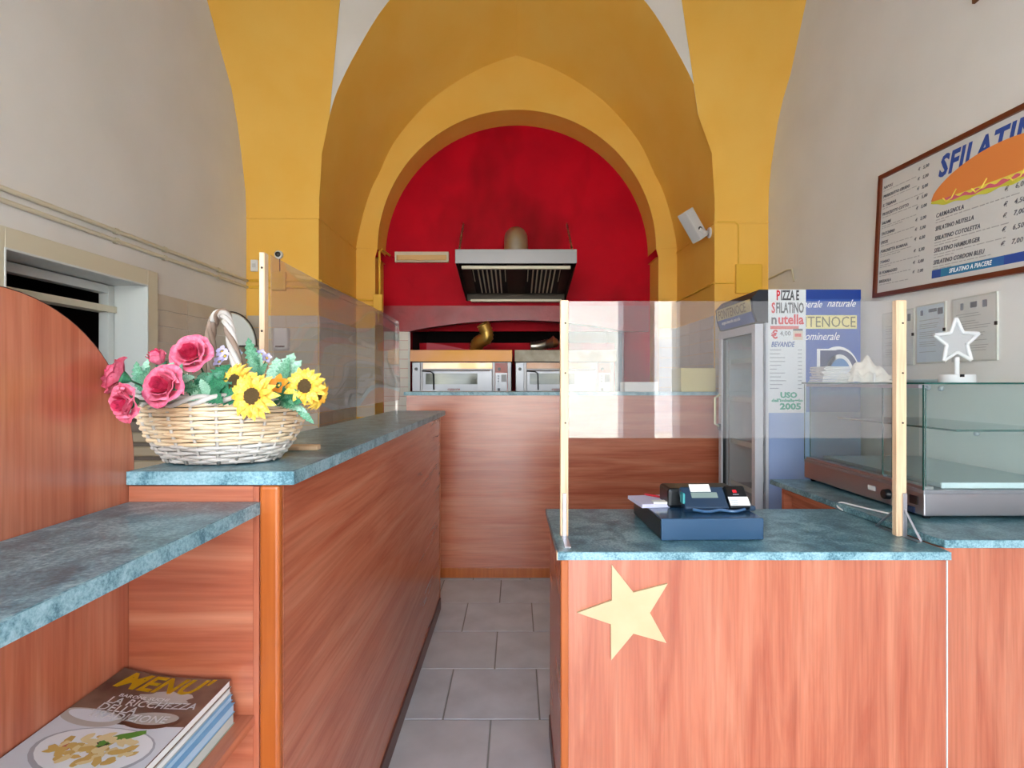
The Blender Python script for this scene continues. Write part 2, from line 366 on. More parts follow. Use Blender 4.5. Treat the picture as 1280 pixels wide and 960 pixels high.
obj('alcove_lintel', bx(AX0-.1, AX1+.1, 6.08, 6.16, 1.93, 2.3), 'red', red)
obj('alcove_ceiling', bx(AX0-.1, AX1+.1, Y3+.10, 6.9, 2.12, 2.2), 'soot', red)
obj('alcove_side', bx(AX0-.1, AX0-.01, Y3+.121, 6.9, 0, 2.2), 'soot', red)
obj('alcove_side', bx(AX1+.01, AX1+.1, Y3+.121, 6.9, 0, 2.2), 'soot', red)
obj('alcove_back', bx(AX0-.1, AX1+.1, 6.8, 6.9, 0, 2.2), 'soot', red)
obj('low_back_wall', bx(AX0, AX1, 6.2, 6.28, 0, 1.81), 'red', red)

# floor
fl = struct('floor', bx(XL-.25, XR+.25, -1.45, 6.9, -.1, -.004), 'fgrout')
tcache = {}
def tile(parent, name, u0, u1, v0, v1, axis, at, th, mat):
    key = (round(u1-u0, 3), round(v1-v0, 3), axis, mat)
    if key not in tcache:
        a, c_ = (u1-u0)/2, (v1-v0)/2; bm = B()
        if axis == 2: box(bm, -a, a, -c_, c_, -th, 0)
        elif axis == 1: box(bm, -a, a, -th, 0, -c_, c_)
        else: box(bm, -th if at < 0 else 0, 0 if at < 0 else th, -a, a, -c_, c_)
        bmesh.ops.bevel(bm, geom=[e for e in bm.edges], offset=.0012, segments=1, affect='EDGES')
        me = bpy.data.meshes.new(name); bmesh.ops.recalc_face_normals(bm, faces=bm.faces); bm.to_mesh(me); bm.free(); me.materials.append(M[mat]); tcache[key] = me
    mu, mv = (u0+u1)/2, (v0+v1)/2
    loc = {2: (mu, mv, at), 1: (mu, at, mv), 0: (at, mu, mv)}[axis]
    return obj(name, tcache[key], None, parent, loc=loc)
g = .0035; row = 0
y = 3.06-.4*11
while y < 5.3:
    k = round((y-3.06)/.4); off = -.298 if k % 2 == 0 else -.102
    x = off-.395*5
    while x < XR:
        lim = (XL, XR) if y < 4.0 else (-1.53, 1.54)
        a, b_ = max(x, lim[0]), min(x+.395, lim[1]); c_, d_ = max(y, YF), min(y+.4, Y3)
        if b_-a > .02 and d_-c_ > .02:
            tile(fl, 'tile', a+g, b_-g, c_+g, d_-g, 2, 0, .004, 'floor_tile' if random.random() < .6 else 'floor_tile2')
        x += .395
    y += .4
# wall tiles, 30 x 10 cm courses up to 1.89 m
def wall_tiles(parent, a0, a1, axis, at, z1=1.89, rows=9, w=.30, mat='tile', h=.0945):
    for r_ in range(rows):
        top = z1-r_*h; x = a0
        while x < a1-.01:
            e = min(x+w, a1)
            tile(parent, 'tile', x+.0015, e-.0015, top-h+.0015, top-.0015, axis, at, .006, mat); x = e
wall_tiles(wl, 3.235, YB-.008, 0, XL+.006, rows=14)
# (left-facing faces: plates sit just proud of the plaster)
wall_tiles(we, XL+.008, -1.535, 1, YB-.0001, rows=14)
wall_tiles(we, YB, Y2-.008, 0, -1.527, rows=14)
wall_tiles(we, -1.526, c2x-R2-.024, 1, Y2-.0001, w=.2)
wall_tiles(we, 1.545, XR-.008, 1, YB-.0001)
wall_tiles(we, c2x+R2+.024, 1.535, 1, Y2-.0001, w=.2)
wall_tiles(we, YB, Y2-.008, 0, 1.537)
wall_tiles(red, c2x-R2-.018, AX0-.02, 1, Y3-.0001, rows=9, w=.262, mat='tilew')
obj('tile_trim', bx(AX0-.02, AX0, Y3-.012, Y3, 1.2, 1.89), 'creamw', red)

# shopfront behind the camera: open doorway, side light; closed higher up to darken the vault
ws = struct('wall_front', B(), 'white')
for r_ in ((XL-.2, -1.75, 0, 5.9), (-1.75, .93, 3.05, 3.2), (.93, 1.20, 0, 3.2), (1.20, 1.42, 0, .12), (1.20, 1.42, 2.95, 3.2), (1.42, XR+.2, 0, 3.2), (-1.75, XR+.2, 3.2, 5.9)):
    obj('masonry', bx(r_[0], r_[1], -1.45, -1.2, r_[2], r_[3]), 'white', ws)
struct('street_ground', bx(-14, 14, -9.5, -1.45, -.12, -.02), pm('pale_street_paving', '#b9b6b0', .9, c2='#a9a6a2', scale=3))
fac = struct('facade_opposite', bx(-14, 14, -10.0, -9.5, -.12, 4.2), pm('pale_stone_facade', '#e6e0d4', .9, c2='#dcd4c6', scale=2))
for i in range(-4, 5): obj('window_opening', bx(i*2.6-.5+.7, i*2.6+.5+.7, -9.5, -9.47, .2, 2.4), 'greyp', fac)

# door in the left wall
d1 = struct('door_1', B(), 'cream')
def rect_u(bm, y0, y1, z1, wd, x0, x1):   # three-sided casing
    for a in ((y0-wd, y0, 0, z1+wd), (y1, y1+wd, 0, z1+wd), (y0, y1, z1, z1+wd)): box(bm, x0, x1, a[0], a[1], a[2], a[3], .002, 1)
    return bm
obj('casing', rect_u(B(), DY0, DY1, DZ-.002, .088, XL, XL+.018), 'cream', d1)
obj('casing_bead', rect_u(B(), DY0+.006, DY1-.006, DZ-.008, .010, XL-.002, XL+.020), 'creamw', d1)
obj('reveal', rect_u(B(), DY0+.004, DY1-.004, DZ-.004, .003, XL-.235, XL), 'creamw', d1)
obj('inner_frame', rect_u(B(), DY0+.055, DY1-.055, DZ-.055, .045, XL-.22, XL-.165), 'creamw', d1)
obj('head_rail', bx(XL-.235, XL-.15, DY0+.01, DY1-.01, DZ-.16, DZ-.125), 'cream', d1)
bk = struct('wall_back_room', B(), 'soot')  # near-black walls paint in the darkness of the unlit room
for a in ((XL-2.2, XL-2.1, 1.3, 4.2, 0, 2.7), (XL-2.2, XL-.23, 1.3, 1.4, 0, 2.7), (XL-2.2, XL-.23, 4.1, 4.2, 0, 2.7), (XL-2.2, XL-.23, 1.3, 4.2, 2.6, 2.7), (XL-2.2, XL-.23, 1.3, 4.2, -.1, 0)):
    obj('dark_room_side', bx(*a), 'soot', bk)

# ------------------------------------------------------------ left bar counter
WT = 1.198      # worktop height of the bar
t = thing('bar_counter', 'long cherry-laminate bar counter running back from the basket of flowers', 'counter', (-.6, 2.2, 0))
def part(name, bm, mat, par, **k):       # world-coordinate mesh under an Empty
    o = obj(name, bm, mat, par, **k)
    if par: o.matrix_parent_inverse = Matrix.Rotation(-par.rotation_euler.z, 4, 'Z') @ Matrix.Translation(-par.location)
    return o
part('side_panel', bx(-.478, -.46, 1.10, 3.36, .07, WT-.027), 'wy', t)
part('plinth', bx(-.482, -.453, 1.09, 3.36, 0, .07, .003), 'skirt', t)
part('end_edging', bx(-.479, -.458, 3.36, 3.372, 0, WT-.028, .002), 'edge', t)
part('corner_post', bx(-.499, -.4595, 1.078, 1.10, 0, WT-.028, .007, 3), 'edge', t)
part('inner_panel', bx(-.758, -.74, 1.12, 3.36, 0, WT-.028), 'wy', t)
part('end_panel', bx(-.756, -.478, 3.342, 3.36, .0, WT-.028), 'wx', t)
t = obj('bar_worktop', bx(-.755, -.432, 1.078, 3.38, WT-.027, WT, .004), 'lam')
tag(t, 'narrow blue-green speckled worktop on the bar counter under the flower basket', 'worktop')
obj('front_edge', bx(-.7545, -.4325, 1.0765, 1.0785, WT-.0265, WT-.001), 'lame', t)
obj('side_edge', bx(-.4325, -.4305, 1.078, 3.379, WT-.0265, WT-.001), 'lame', t)

# ------------------------------------------------------------ display shelving at the left front
t = thing('magazine_shelving', 'cherry-laminate shelf unit with a curved-top side panel left of the bar', 'shelving', (-.65, .7, 0))
pts = [(.05, 0), (1.10, 0), (1.10, 1.21)] + [(.80+.30*math.cos(a), 1.211+.30*math.sin(a)) for a in [PI/2*k/20 for k in range(1, 21)]] + [(.05, 1.511)]
part('curved_side_panel', prism(B(), pts, 0, -.774, -.756), 'wv', t)
part('panel_edging', strip(B(), [Vector((-.7745, 1.1005, 0)), Vector((-.7745, 1.1005, 1.21))]+[Vector((-.7745, .80+.3005*math.cos(PI/2*k/20), 1.2115+.3005*math.sin(PI/2*k/20))) for k in range(1, 21)]+[Vector((-.7745, .05, 1.512))], [Vector((-.7555, 1.1005, 0)), Vector((-.7555, 1.1005, 1.21))]+[Vector((-.7555, .80+.3005*math.cos(PI/2*k/20), 1.2115+.3005*math.sin(PI/2*k/20))) for k in range(1, 21)]+[Vector((-.7555, .05, 1.512))]), 'skirt', t)
part('back_panel', bx(-.755, -.512, 1.084, 1.098, 0, WT-.030), 'wx', t)
part('panel_strip', bx(-.5115, -.500, 1.081, 1.098, 0, WT-.030, .001, 1), 'wv', t)
part('upper_shelf', bx(-.755, -.499, .08, 1.083, 1.113, 1.138, .003), 'lam', t)
o = part('shelf_edge', bx(-.4995, -.4975, .08, 1.082, 1.1135, 1.1375), 'lame', t)
part('lower_shelf', bx(-.755, -.508, .08, 1.083, .704, .722, .001, 1), 'wy', t)
part('near_panel', bx(-.755, -.512, .05, .068, 0, 1.10), 'wx', t)

# magazines
def magazine(label, x0, y0, z0, th, ang, cover, edge, dome=0.0, wx=.205, ly=.285):
    m = thing('magazine', label, 'magazine', (x0, y0, z0), ang, 'magazines piled on the lower shelf')
    def zt(u): return dome*(1-min(max(u/wx, 0), 1))**2.5
    def slab(bm, a, b, w0, w1, l0, l1, n=30):
        g = [[[bm.verts.new((w0+(w1-w0)*i/n, l, z+zt(w0+(w1-w0)*i/n))) for z in (a, b)] for i in range(n+1)] for l in (l0, l1)]
        for i in range(n):
            bm.faces.new((g[0][i][1], g[0][i+1][1], g[1][i+1][1], g[1][i][1])); bm.faces.new((g[0][i][0], g[1][i][0], g[1][i+1][0], g[0][i+1][0]))
            for L in (0, 1): bm.faces.new((g[L][i][0], g[L][i+1][0], g[L][i+1][1], g[L][i][1]))
        for i in (0, n): bm.faces.new((g[0][i][0], g[0][i][1], g[1][i][1], g[1][i][0]))
        return bm
    obj('pages', slab(B(), .0006, th-.0008, .002, wx-.002, .002, ly-.002), edge, m)
    c = obj('cover', slab(B(), th-.0008, th, 0, wx, 0, ly), cover, m)
    obj('back_cover', slab(B(), 0, .0006, 0, wx, 0, ly), cover, m)
    return m, c, (lambda x, y, z: Vector((x, y, th+zt(x)+.0003+z)))
flat('cover_grey', '#b6b7b2'); flat('cover_blue', '#7fa8c8'); flat('cover_green', '#8f9a86'); flat('page_white', '#e8e7e4', .5); flat('page_blue', '#a9c3d8'); flat('page_grey', '#c7ccc6')
z = .7225
for (lab, th, dx, an, cv, ed) in (
    ('magazine at the very bottom of the pile with a grey-green edge', .021, .012, .0, 'cover_green', 'page_grey'),
    ('pale blue edged magazine second from the bottom of the pile', .017, .010, -.008, 'cover_blue', 'page_blue'),
    ('thin magazine with a blue patterned edge, middle of the pile', .011, .004, .0, 'cover_blue', 'page_blue'),
    ('white edged magazine directly beneath the food magazine', .012, .001, .006, 'cover_grey', 'page_white')):
    magazine(lab, -.752+dx, .785-dx, z, th, an, cv, ed); z += th+.0004
mg, cov, wp = magazine('food magazine with a yellow MENU title and a plate of pasta, top of the pile', -.7535, .785, z, .014, 0, pm('cover_dark_table', '#5a3f36', .25, c2='#8f7362', scale=9), 'page_white', .022)
def blob(cx_, cy_, rx, ry, n=28, wob=0.0, rot=0, lift=0.0):
    bm = B(); c0 = bm.verts.new(wp(cx_, cy_, lift)); prev = None
    for j in range(1, 6 if rx > .02 else 2):
        f_ = j/(5 if rx > .02 else 1); ring = []
        for k in range(n):
            a = 2*PI*k/n; q = f_*(1+wob*math.sin(5*a+cx_*90)+wob*.6*math.sin(9*a))
            dx, dy = rx*q*math.cos(a), ry*q*math.sin(a); ring.append(bm.verts.new(wp(min(max(cx_+dx*math.cos(rot)-dy*math.sin(rot), .001), .204), min(max(cy_+dx*math.sin(rot)+dy*math.cos(rot), .001), .284), lift)))
        for k in range(n):
            if prev: bm.faces.new((prev[k], ring[k], ring[(k+1) % n], prev[(k+1) % n]))
            else: bm.faces.new((c0, ring[k], ring[(k+1) % n]))
        prev = ring
    return bm
def quad(x0, x1, y0, y1, lift=0.0, n=30, skew=0):
    return strip(B(), [wp(x0+(x1-x0)*k/n, y0+skew*k/n, lift) for k in range(n+1)], [wp(x0+(x1-x0)*k/n, y1+skew*k/n, lift) for k in range(n+1)])
flat('print_tablecloth', '#e0e4ea', .4); flat('print_plate', '#f4f6f8', .4); flat('print_plate_shade', '#aeb2ba', .3); flat('print_brown', '#5a3728', .3); flat('print_glass', '#c0bab2', .4)
flat('print_pasta', '#d9b566', .4); flat('print_pasta_light', '#ecd9a4', .4); flat('print_ham', '#c9705a', .4); flat('print_basil', '#5f9a3a', .4); flat('print_yellow', '#ffd21a', .4); flat('print_dark', '#2c2320', .4)
obj('cover_picture_tablecloth', quad(.001, .204, .001, .135, .0001), 'print_tablecloth', cov)
obj('cover_picture_glass', blob(.045, .142, .05, .022, lift=.0002), 'print_glass', cov)
obj('cover_picture_glass', blob(.045, .147, .040, .014, lift=.0003), 'print_tablecloth', cov)
obj('cover_picture_bowl', blob(.140, .150, .048, .022, lift=.0002), 'print_brown', cov)
obj('cover_picture_bowl', blob(.140, .156, .042, .017, lift=.0003), 'print_glass', cov)
obj('cover_picture_napkin', blob(.125, .215, .045, .02, wob=.12, lift=.0002), 'print_glass', cov)
obj('cover_picture_plate', blob(.105, .068, .088, .058, lift=.0004), 'print_plate_shade', cov)
obj('cover_picture_plate', blob(.105, .071, .083, .053, lift=.0005), 'print_plate', cov)
for k in range(60):
    a = random.uniform(0, 2*PI); r_ = random.uniform(0, 1)**.6
    obj('cover_picture_pasta', blob(.105+.062*r_*math.cos(a), .070+.036*r_*math.sin(a), random.uniform(.006, .013), random.uniform(.004, .007), 10, .1, random.uniform(0, 3), .0006+k*.00002), random.choice(['print_pasta', 'print_pasta', 'print_pasta_light', 'print_pasta_light', 'print_ham', 'print_dark'] if k % 5 == 0 else ['print_pasta', 'print_pasta_light']), cov)
obj('cover_picture_basil', blob(.128, .106, .030, .009, 14, .1, .5, .0013), 'print_basil', cov)
obj('cover_picture_basil', blob(.112, .093, .018, .008, 14, .1, .9, .0014), 'print_basil', cov)
text("MENU'", 'cover_title', 'print_yellow', cov, 0, (1, 0, 0), (0, 1, 0), .068, shear=.25, bold=.0018, warp=lambda x, y, z: wp(x*.78+.016, y+.230, .0004))
flat('print_white', '#ffffff', .4)
text("BARONI, SUCHI", 'cover_line', 'print_white', cov, 0, (1, 0, 0), (0, 1, 0), .0125, bold=.0003, warp=lambda x, y, z: wp(x+.045, y+.205, .0005))
for k, s_ in enumerate(("LA RICCHEZZA", "DELLA", "TRADIZIONE")):
    text(s_, 'cover_line', 'print_white', cov, 0, (1, 0, 0), (0, 1, 0), .026, bold=.0004, warp=lambda x, y, z, k=k: wp(x*.86+.038-.002*k, y+.184-.0195*k, .0005))

# ------------------------------------------------------------ screens of acrylic sheet
t = thing('protective_screen', 'clear acrylic screen standing lengthwise on the bar counter behind the flowers', 'screen', (-.637, 2.2, WT))
n = 26; A = []; Bq = []
bm = B(); rows = []
for i in range(n+1):
    y = 1.43+(2.99-1.43)*i/n; row_ = []
    for k in range(9):
        z = 1.275+(1.697-1.275)*k/8
        row_.append((-.632+.006*math.sin(3.1*i/n*2+k*.5)+.004*math.sin(7*i/n+k), y, z))
    rows.append(row_)
V = [[[bm.verts.new((x+o_, y, z)) for o_ in (0, .003)] for (x, y, z) in r_] for r_ in rows]
for i in range(n):
    for k in range(8):
        for q in (0, 1): bm.faces.new((V[i][k][q], V[i+1][k][q], V[i+1][k+1][q], V[i][k+1][q]))
for i in range(n):
    for k in (0, 8): bm.faces.new((V[i][k][0], V[i+1][k][0], V[i+1][k][1], V[i][k][1]))
for k in range(8):
    for i in (0, n): bm.faces.new((V[i][k][0], V[i][k+1][0], V[i][k+1][1], V[i][k][1]))
part('acrylic_sheet', bm, 'acryl2', t, smooth=True)
p = part('post', bx(-.650, -.636, 1.405, 1.43, WT, 1.70, .002, 1), 'pine', t)
for z in (1.36, 1.50, 1.66): part('screw', lathe(B(), [(.003, 0), (.003, .002)], 8, (-.642, 1.4035, z), 1), 'steeld', t)
part('foot', bx(-.66, -.500, 1.40, 1.425, WT, WT+.014, .002, 1), 'piney', t)
part('far_post', bx(-.650, -.636, 2.985, 3.005, WT, 1.70, .002, 1), 'acryl', t)
t = thing('protective_screen', 'clear acrylic screen on two pine posts above the cash drawer', 'screen', (.7, 1.80, .876))
part('acrylic_sheet', bx(.142, 1.252, 1.806, 1.810, 1.189, 1.634, .0006, 1), 'acryl', t)
for (x0, x1) in ((.142, .168), (1.220, 1.253)):
    p = part('post', bx(x0, x1, 1.782, 1.805, .876, 1.634, .002, 1), 'pine', t)
    xm = (x0+x1)/2
    for z in (1.24, 1.40, 1.56): part('screw', lathe(B(), [(.003, 0), (.003, .002)], 8, (xm+.003, 1.7802, z), 1), 'steeld', t)
    br = part('bracket', bx(xm-.006 if x0 < 1 else xm+.001, xm+.006 if x0 < 1 else xm+.014, 1.776, 1.781, .878, 1.015, .001, 1), 'steel', t)
    xb = xm if x0 < 1 else xm+.006
    if x0 > 1:
        for (y0, y1) in ((1.778, 1.715), (1.806, 1.905)):
            part('bracket_arm', tube(B(), [(xb, y0, .965), (xb+.008*(1 if y1 < 1.8 else -1), y1, .879)], .0042, 4), 'steel', t)
        part('bracket_base', bx(xb-.007, xb+.007, 1.71, 1.91, .8765, .8785), 'steel', t)
    else:
        part('bracket_base', bx(xb-.009, xb+.009, 1.66, 1.79, .8765, .879), 'steel', t)

# ------------------------------------------------------------ cash counter
CT = .876
t = thing('cash_counter', 'cherry-laminate front counter with a cream star on its front panel', 'counter', (.7, 1.9, 0))
part('front_panel', bx(.154, 1.262, 1.632, 1.65, 0, CT-.026), 'wv', t)
part('corner_post', bx(.1315, .154, 1.629, 1.652, 0, CT-.026, .003), 'edge', t)
part('side_panel', bx(.1315, .1495, 1.652, 2.16, .08, CT-.026), 'wy', t)
part('plinth', bx(.128, .152, 1.653, 2.16, 0, .08, .002), 'skirt', t)
part('inner_end_panel', bx(1.23, 1.248, 1.66, 2.16, 0, CT-.026), 'wy', t)
sp = [(180, 310), (237, 383), (328, 360), (281, 437), (325, 517), (237, 492), (178, 563), (177, 467), (88, 437), (180, 404)]
sp = [(P(680+a/2.1333, 560+b_/2.1333, 1.631).x, P(680+a/2.1333, 560+b_/2.1333, 1.631).z) for a, b_ in sp]
st = part('star', prism(B(), sp, 1, 1.6235, 1.6315), pm('cream_star_board', '#c4ab82', .5, c2='#cdb68e', scale=8), t); st['label'] = 'flat cream star'
for (x, z) in ((.98, .18), (.975, .172)): pass
t2 = obj('cash_worktop', prism(B(), [(.121, 1.62), (1.268, 1.62), (1.268, 1.652), (1.262, 1.70), (1.262, 2.173), (.116, 2.173)], 2, CT-.024, CT, .003), 'lam')
tag(t2, 'blue-green speckled worktop carrying the cash drawer and screen posts', 'worktop')
obj('front_edge', bx(.1215, 1.2675, 1.6185, 1.6205, CT-.0235, CT-.001), 'lame', t2)
obj('edge_cap', bx(.1185, .1212, 1.6185, 1.64, CT-.024, CT-.001), 'pine', t2)
# right hand counter, 2.4 cm higher
RT = .90
t = thing('display_counter', 'cherry-laminate counter along the wall beneath the glass display case', 'counter', (1.6, 2.2, 0))
part('front_panel', bx(1.266, 1.955, 1.672, 1.69, 0, RT-.026), 'wv', t)
part('joint_strip', bx(1.2625, 1.2655, 1.629, 1.634, 0, CT-.028), 'creamw', t)
part('far_panel', bx(1.262, 1.955, 2.62, 2.64, 0, RT-.026), 'wx', t)
part('side_panel', bx(1.30, 1.318, 2.30, 2.62, 0, RT-.026), 'wy', t)
part('back_rail', bx(1.93, 1.955, 1.69, 2.62, 0, RT-.026), 'wy', t)
part('top_rail', bx(1.262, 1.28, 1.69, 2.62, RT-.05, RT-.026), 'wy', t)
t = obj('display_worktop', prism(B(), [(1.277, 1.658), (1.957, 1.658), (1.957, 2.70), (1.232, 2.70), (1.268, 1.70)], 2, RT-.0238, RT, .003), 'lam')
tag(t, 'blue-green speckled worktop under the glass display case', 'worktop')
obj('front_edge', bx(1.2775, 1.9565, 1.6565, 1.6585, RT-.0235, RT-.001), 'lame', t)

# ------------------------------------------------------------ cash drawer, register, papers
t = thing('cash_till', 'blue-grey metal cash drawer under the register on the front worktop', 'till', (.613, 1.731, CT), .03)
obj('housing', bx(-.161, .161, .012, .36, .003, .066, .003), 'black', t)
obj('drawer_front', bx(-.161, .161, 0, .013, .002, .070, .003), 'navy', t)
obj('lid', bx(-.161, .161, .010, .36, .066, .070, .001, 1), 'navy', t)
for x in (-.14, .13):
    for y in (.03, .33): obj('rubber_foot', lathe(B(), [(.01, 0), (.01, .0031)], 10, (x, y, 0)), 'black', t)
DZt = CT+.0705
t = thing('cash_register', 'dark blue register with a tilted keypad head and white sticker, on the cash drawer', 'cash register', (.617, 1.875, DZt), .03); t.scale = (1.1, 1.1, 1.0)
obj('base', bx(-.055, .155, -.05, .06, 0, .018, .006), 'navyp', t)
def tilt(bm, ang, piv):
    bmesh.ops.rotate(bm, verts=bm.verts, cent=piv, matrix=Matrix.Rotation(ang, 3, 'X')); return bm
HP = (0, -.06, .02); HA = -.55
def hb(*a, **k): return tilt(bx(*a, **k), HA+PI/2-.35, HP)
# head: sloping slab, local u = x, v = up the slope
HA2 = math.radians(48)
def hq(x0, x1, v0, v1, t0, t1, bev=0): 
    bm = bx(x0, x1, v0, v1, t0, t1, bev) if bev else bx(x0, x1, v0, v1, t0, t1)
    bmesh.ops.rotate(bm, verts=bm.verts, cent=(0, 0, 0), matrix=Matrix.Rotation(HA2, 3, 'X')); bmesh.ops.translate(bm, verts=bm.verts, vec=(0, -.062, .014)); return bm
obj('keypad_head', hq(-.062, .07, 0, .082, -.028, 0, .006), 'navyp', t)
obj('display_window', hq(-.035, .045, .038, .058, 0, .0012), flat('lcd_grey', '#7f8f8a', .2), t)
rp = obj('receipt', hq(-.034, .028, .060, .088, .0012, .0022), 'paper', t)
h2 = obj('card_reader', hq(.072, .135, .0, .084, -.022, .002, .006), 'black', t)
stk = obj('white_sticker', hq(.074, .134, .008, .040, .0021, .0027), 'paper', h2)
for i in range(5): obj('print_line', hq(.078, .098+.002*(i % 2), .012+.0045*i, .0135+.0045*i, .0028, .0030), flat('print_grey', '#9aa0a6'), stk)
obj('red_mark', hq(.094, .106, .055, .066, .0021, .0028), flat('logo_red', '#d8202c', .4), h2)
obj('mark_line', hq(.092, .110, .048, .050, .0021, .0028), flat('print_grey', '#9aa0a6'), h2)
obj('teal_side', bx(-.068, -.060, -.055, -.025, .026, .062, .004), flat('teal_plastic', '#2b8d92', .2), t)
obj('printer_housing', bx(-.095, .12, 0.0, .10, .0, .066, .01), 'black', t)
obj('clear_skirt', tube(B(), spline([Vector(p) for p in ((-.04, -.06, .010), (0, -.075, .007), (.04, -.062, .009), (.075, -.075, .007), (.115, -.06, .010))], 6), .005, 8), pm('blue_clear_plastic', '#3c5f86', .1, coat=.5), t)
def sheet(cx_, cy_, w_, l_, a, z, col, name, label, th=.0015):
    o = obj(name, bx(-w_/2, w_/2, -l_/2, l_/2, 0, th), col, None); o.location = (cx_, cy_, z); o.rotation_euler = (0, 0, a); return tag(o, label, 'paper')
sheet(.478, 1.955, .125, .15, .12, DZt, flat('lilac_paper', '#c9c6de'), 'paper_stack', 'lilac paper sheets hanging over the left side of the cash drawer', .012)
sheet(.497, 1.90, .062, .035, .0, DZt+.0125, 'paper', 'receipt_pad', 'small white receipt pad lying on the lilac papers', .006)
o = obj('pen', tube(B(), [(0, -.07, 0), (0, .06, 0), (0, .07, 0)], [.004, .004, .0015], 8), flat('pen_red', '#c4303a', .3)); o.location = (.515, 1.975, DZt+.0165); o.rotation_euler = (0, 0, .75); tag(o, 'red pen lying across the papers beside the register', 'pen')
obj('pen_clip', bx(-.001, .001, -.065, -.03, .004, .0055), 'whitep', o)

# ------------------------------------------------------------ glass display case
t = thing('display_case', 'empty heated glass display case with a steel base on the side counter', 'display case', (1.66, 2.36, RT))
X0, X1, Y0c, Y1c, ZB = 1.394, 1.945, 1.90, 2.82-.15, 1.0
Y1c = 2.69
part('steel_base', bx(X0, X1, Y0c, Y1c, RT+.012, ZB, .004), 'steel', t)
part('base_rim', bx(X0-.001, X1, Y0c-.001, Y1c, ZB-.012, ZB+.002, .002), 'steelb', t)
for x in (X0+.03, X1-.03):
    for y in (Y0c+.03, Y1c-.03): part('rubber_foot', lathe(B(), [(.012, RT), (.014, RT+.0122)], 12, (x, y, 0)), 'black', t)
part('sliding_track', bx(X0+.004, X0+.04, Y0c+.01, Y1c-.01, ZB+.002, ZB+.012), 'steel', t)
part('tray', bx(X0+.075, X1-.02, Y0c+.02, Y1c-.03, ZB+.004, ZB+.020, .003), pm('grey_steel_tray', '#a3b3b4', .3, .5), t)
part('tray_lip', bx(X0+.075, X1-.02, Y0c+.018, Y0c+.026, ZB+.004, ZB+.024, .002), pm('white_enamel_lip', '#e3e8ea', .3), t)
part('front_glass', bx(X0+.001, X1, Y0c, Y0c+.005, ZB+.002, 1.362), 'glass', t)
part('front_glass_edge', bx(X0-.001, X0+.001, Y0c, Y0c+.006, ZB, 1.362), 'gedge', t)
part('far_glass', bx(X0, X1, Y1c-.006, Y1c-.001, ZB+.002, 1.362), 'glass', t)
part('far_glass_edge', bx(X0-.001, X0+.001, Y1c-.006, Y1c-.001, ZB, 1.362), 'gedge', t)
ym = 2.125
for (y0, y1, xo) in ((Y0c+.012, ym+.01, .012), (ym-.03, Y1c-.01, .022)):
    s_ = part('sliding_pane', bx(X0+xo, X0+xo+.004, y0, y1, ZB+.012, 1.350), 'glass', t)
    for y in (y0, y1): part('pane_edge', bx(X0+xo, X0+xo+.0042, y-.001, y+.001, ZB+.012, 1.350), 'gedge', t)
part('pane_clip', bx(X0+.006, X0+.020, ym-.006, ym+.020, ZB-.006, ZB+.018, .001, 1), 'steelb', t)
tp = part('top_glass', bx(X0-.006, X1+.005, Y0c-.012, Y1c+.01, 1.3635, 1.3695), 'glass', t)
part('top_glass_edge', bx(X0-.006, X1+.005, Y0c-.0135, Y0c-.012, 1.3633, 1.3697), 'gedge', t)
part('top_glass_edge', bx(X0-.0075, X0-.006, Y0c-.012, Y1c+.01, 1.3633, 1.3697), 'gedge', t)
part('top_rail', bx(X0+.004, X0+.045, Y0c+.03, Y1c-.01, 1.350, 1.3625), pm('lilac_grey_rail', '#a49aa4', .35), t)
part('middle_shelf', bx(1.543, X1-.01, 1.945, Y1c-.02, 1.198, 1.204), 'glass', t)
part('shelf_edge', bx(1.543, X1-.01, 1.9435, 1.945, 1.1975, 1.2045), 'gedge', t)
part('shelf_edge', bx(1.5415, 1.543, 1.945, Y1c-.02, 1.1975, 1.2045), 'gedge', t)
for (x, y, z) in ((1.43, 1.93, 1.352), (1.475, 1.93, 1.350), (1.62, 1.955, 1.192)):
    part('glass_clip', lathe(B(), [(.004, -.010), (.009, -.006), (.009, .002), (.006, .006)], 12, (x, y, z)), 'steelb', t)
XS = X0-.001
part('maker_plate', bx(XS-.001, XS, 2.155, 2.20, .948, .966), 'whitep', t)
k_ = part('control_knob', lathe(B(), [(.020, 0), (.018, -.018), (.016, -.02)], 20, (XS, 2.08, .952), 0), 'black', t)
part('switch', bx(XS-.004, XS, 1.925, 1.965, .945, .975, .001, 1), 'black', t)
part('socket', bx(XS-.004, XS, 1.94, 2.0, .914, .935, .001, 1), flat('dark_blue_plate', '#1d2a48', .3), t)
# power lead
pts = []
src = [P(1118, 648, 1.95), P(1100, 645, 1.98), P(1080, 639, 2.03), P(1062, 632, 2.08), P(1048, 631, 2.12), P(1043, 636, 2.10)]
src = [(1.365, 1.955, RT+.005), (1.325, 1.97, RT+.005), (1.30, 2.03, RT+.005), (1.278, 2.10, RT+.005), (1.262, 2.16, RT+.004), (1.252, 2.165, RT-.012), (1.252, 2.13, CT+.004)]
o = obj('power_lead', tube(B(), spline([Vector(p) for p in src], 6), .0032, 8), 'whitep', smooth='all'); tag(o, 'white power lead trailing off the display case worktop', 'cable')

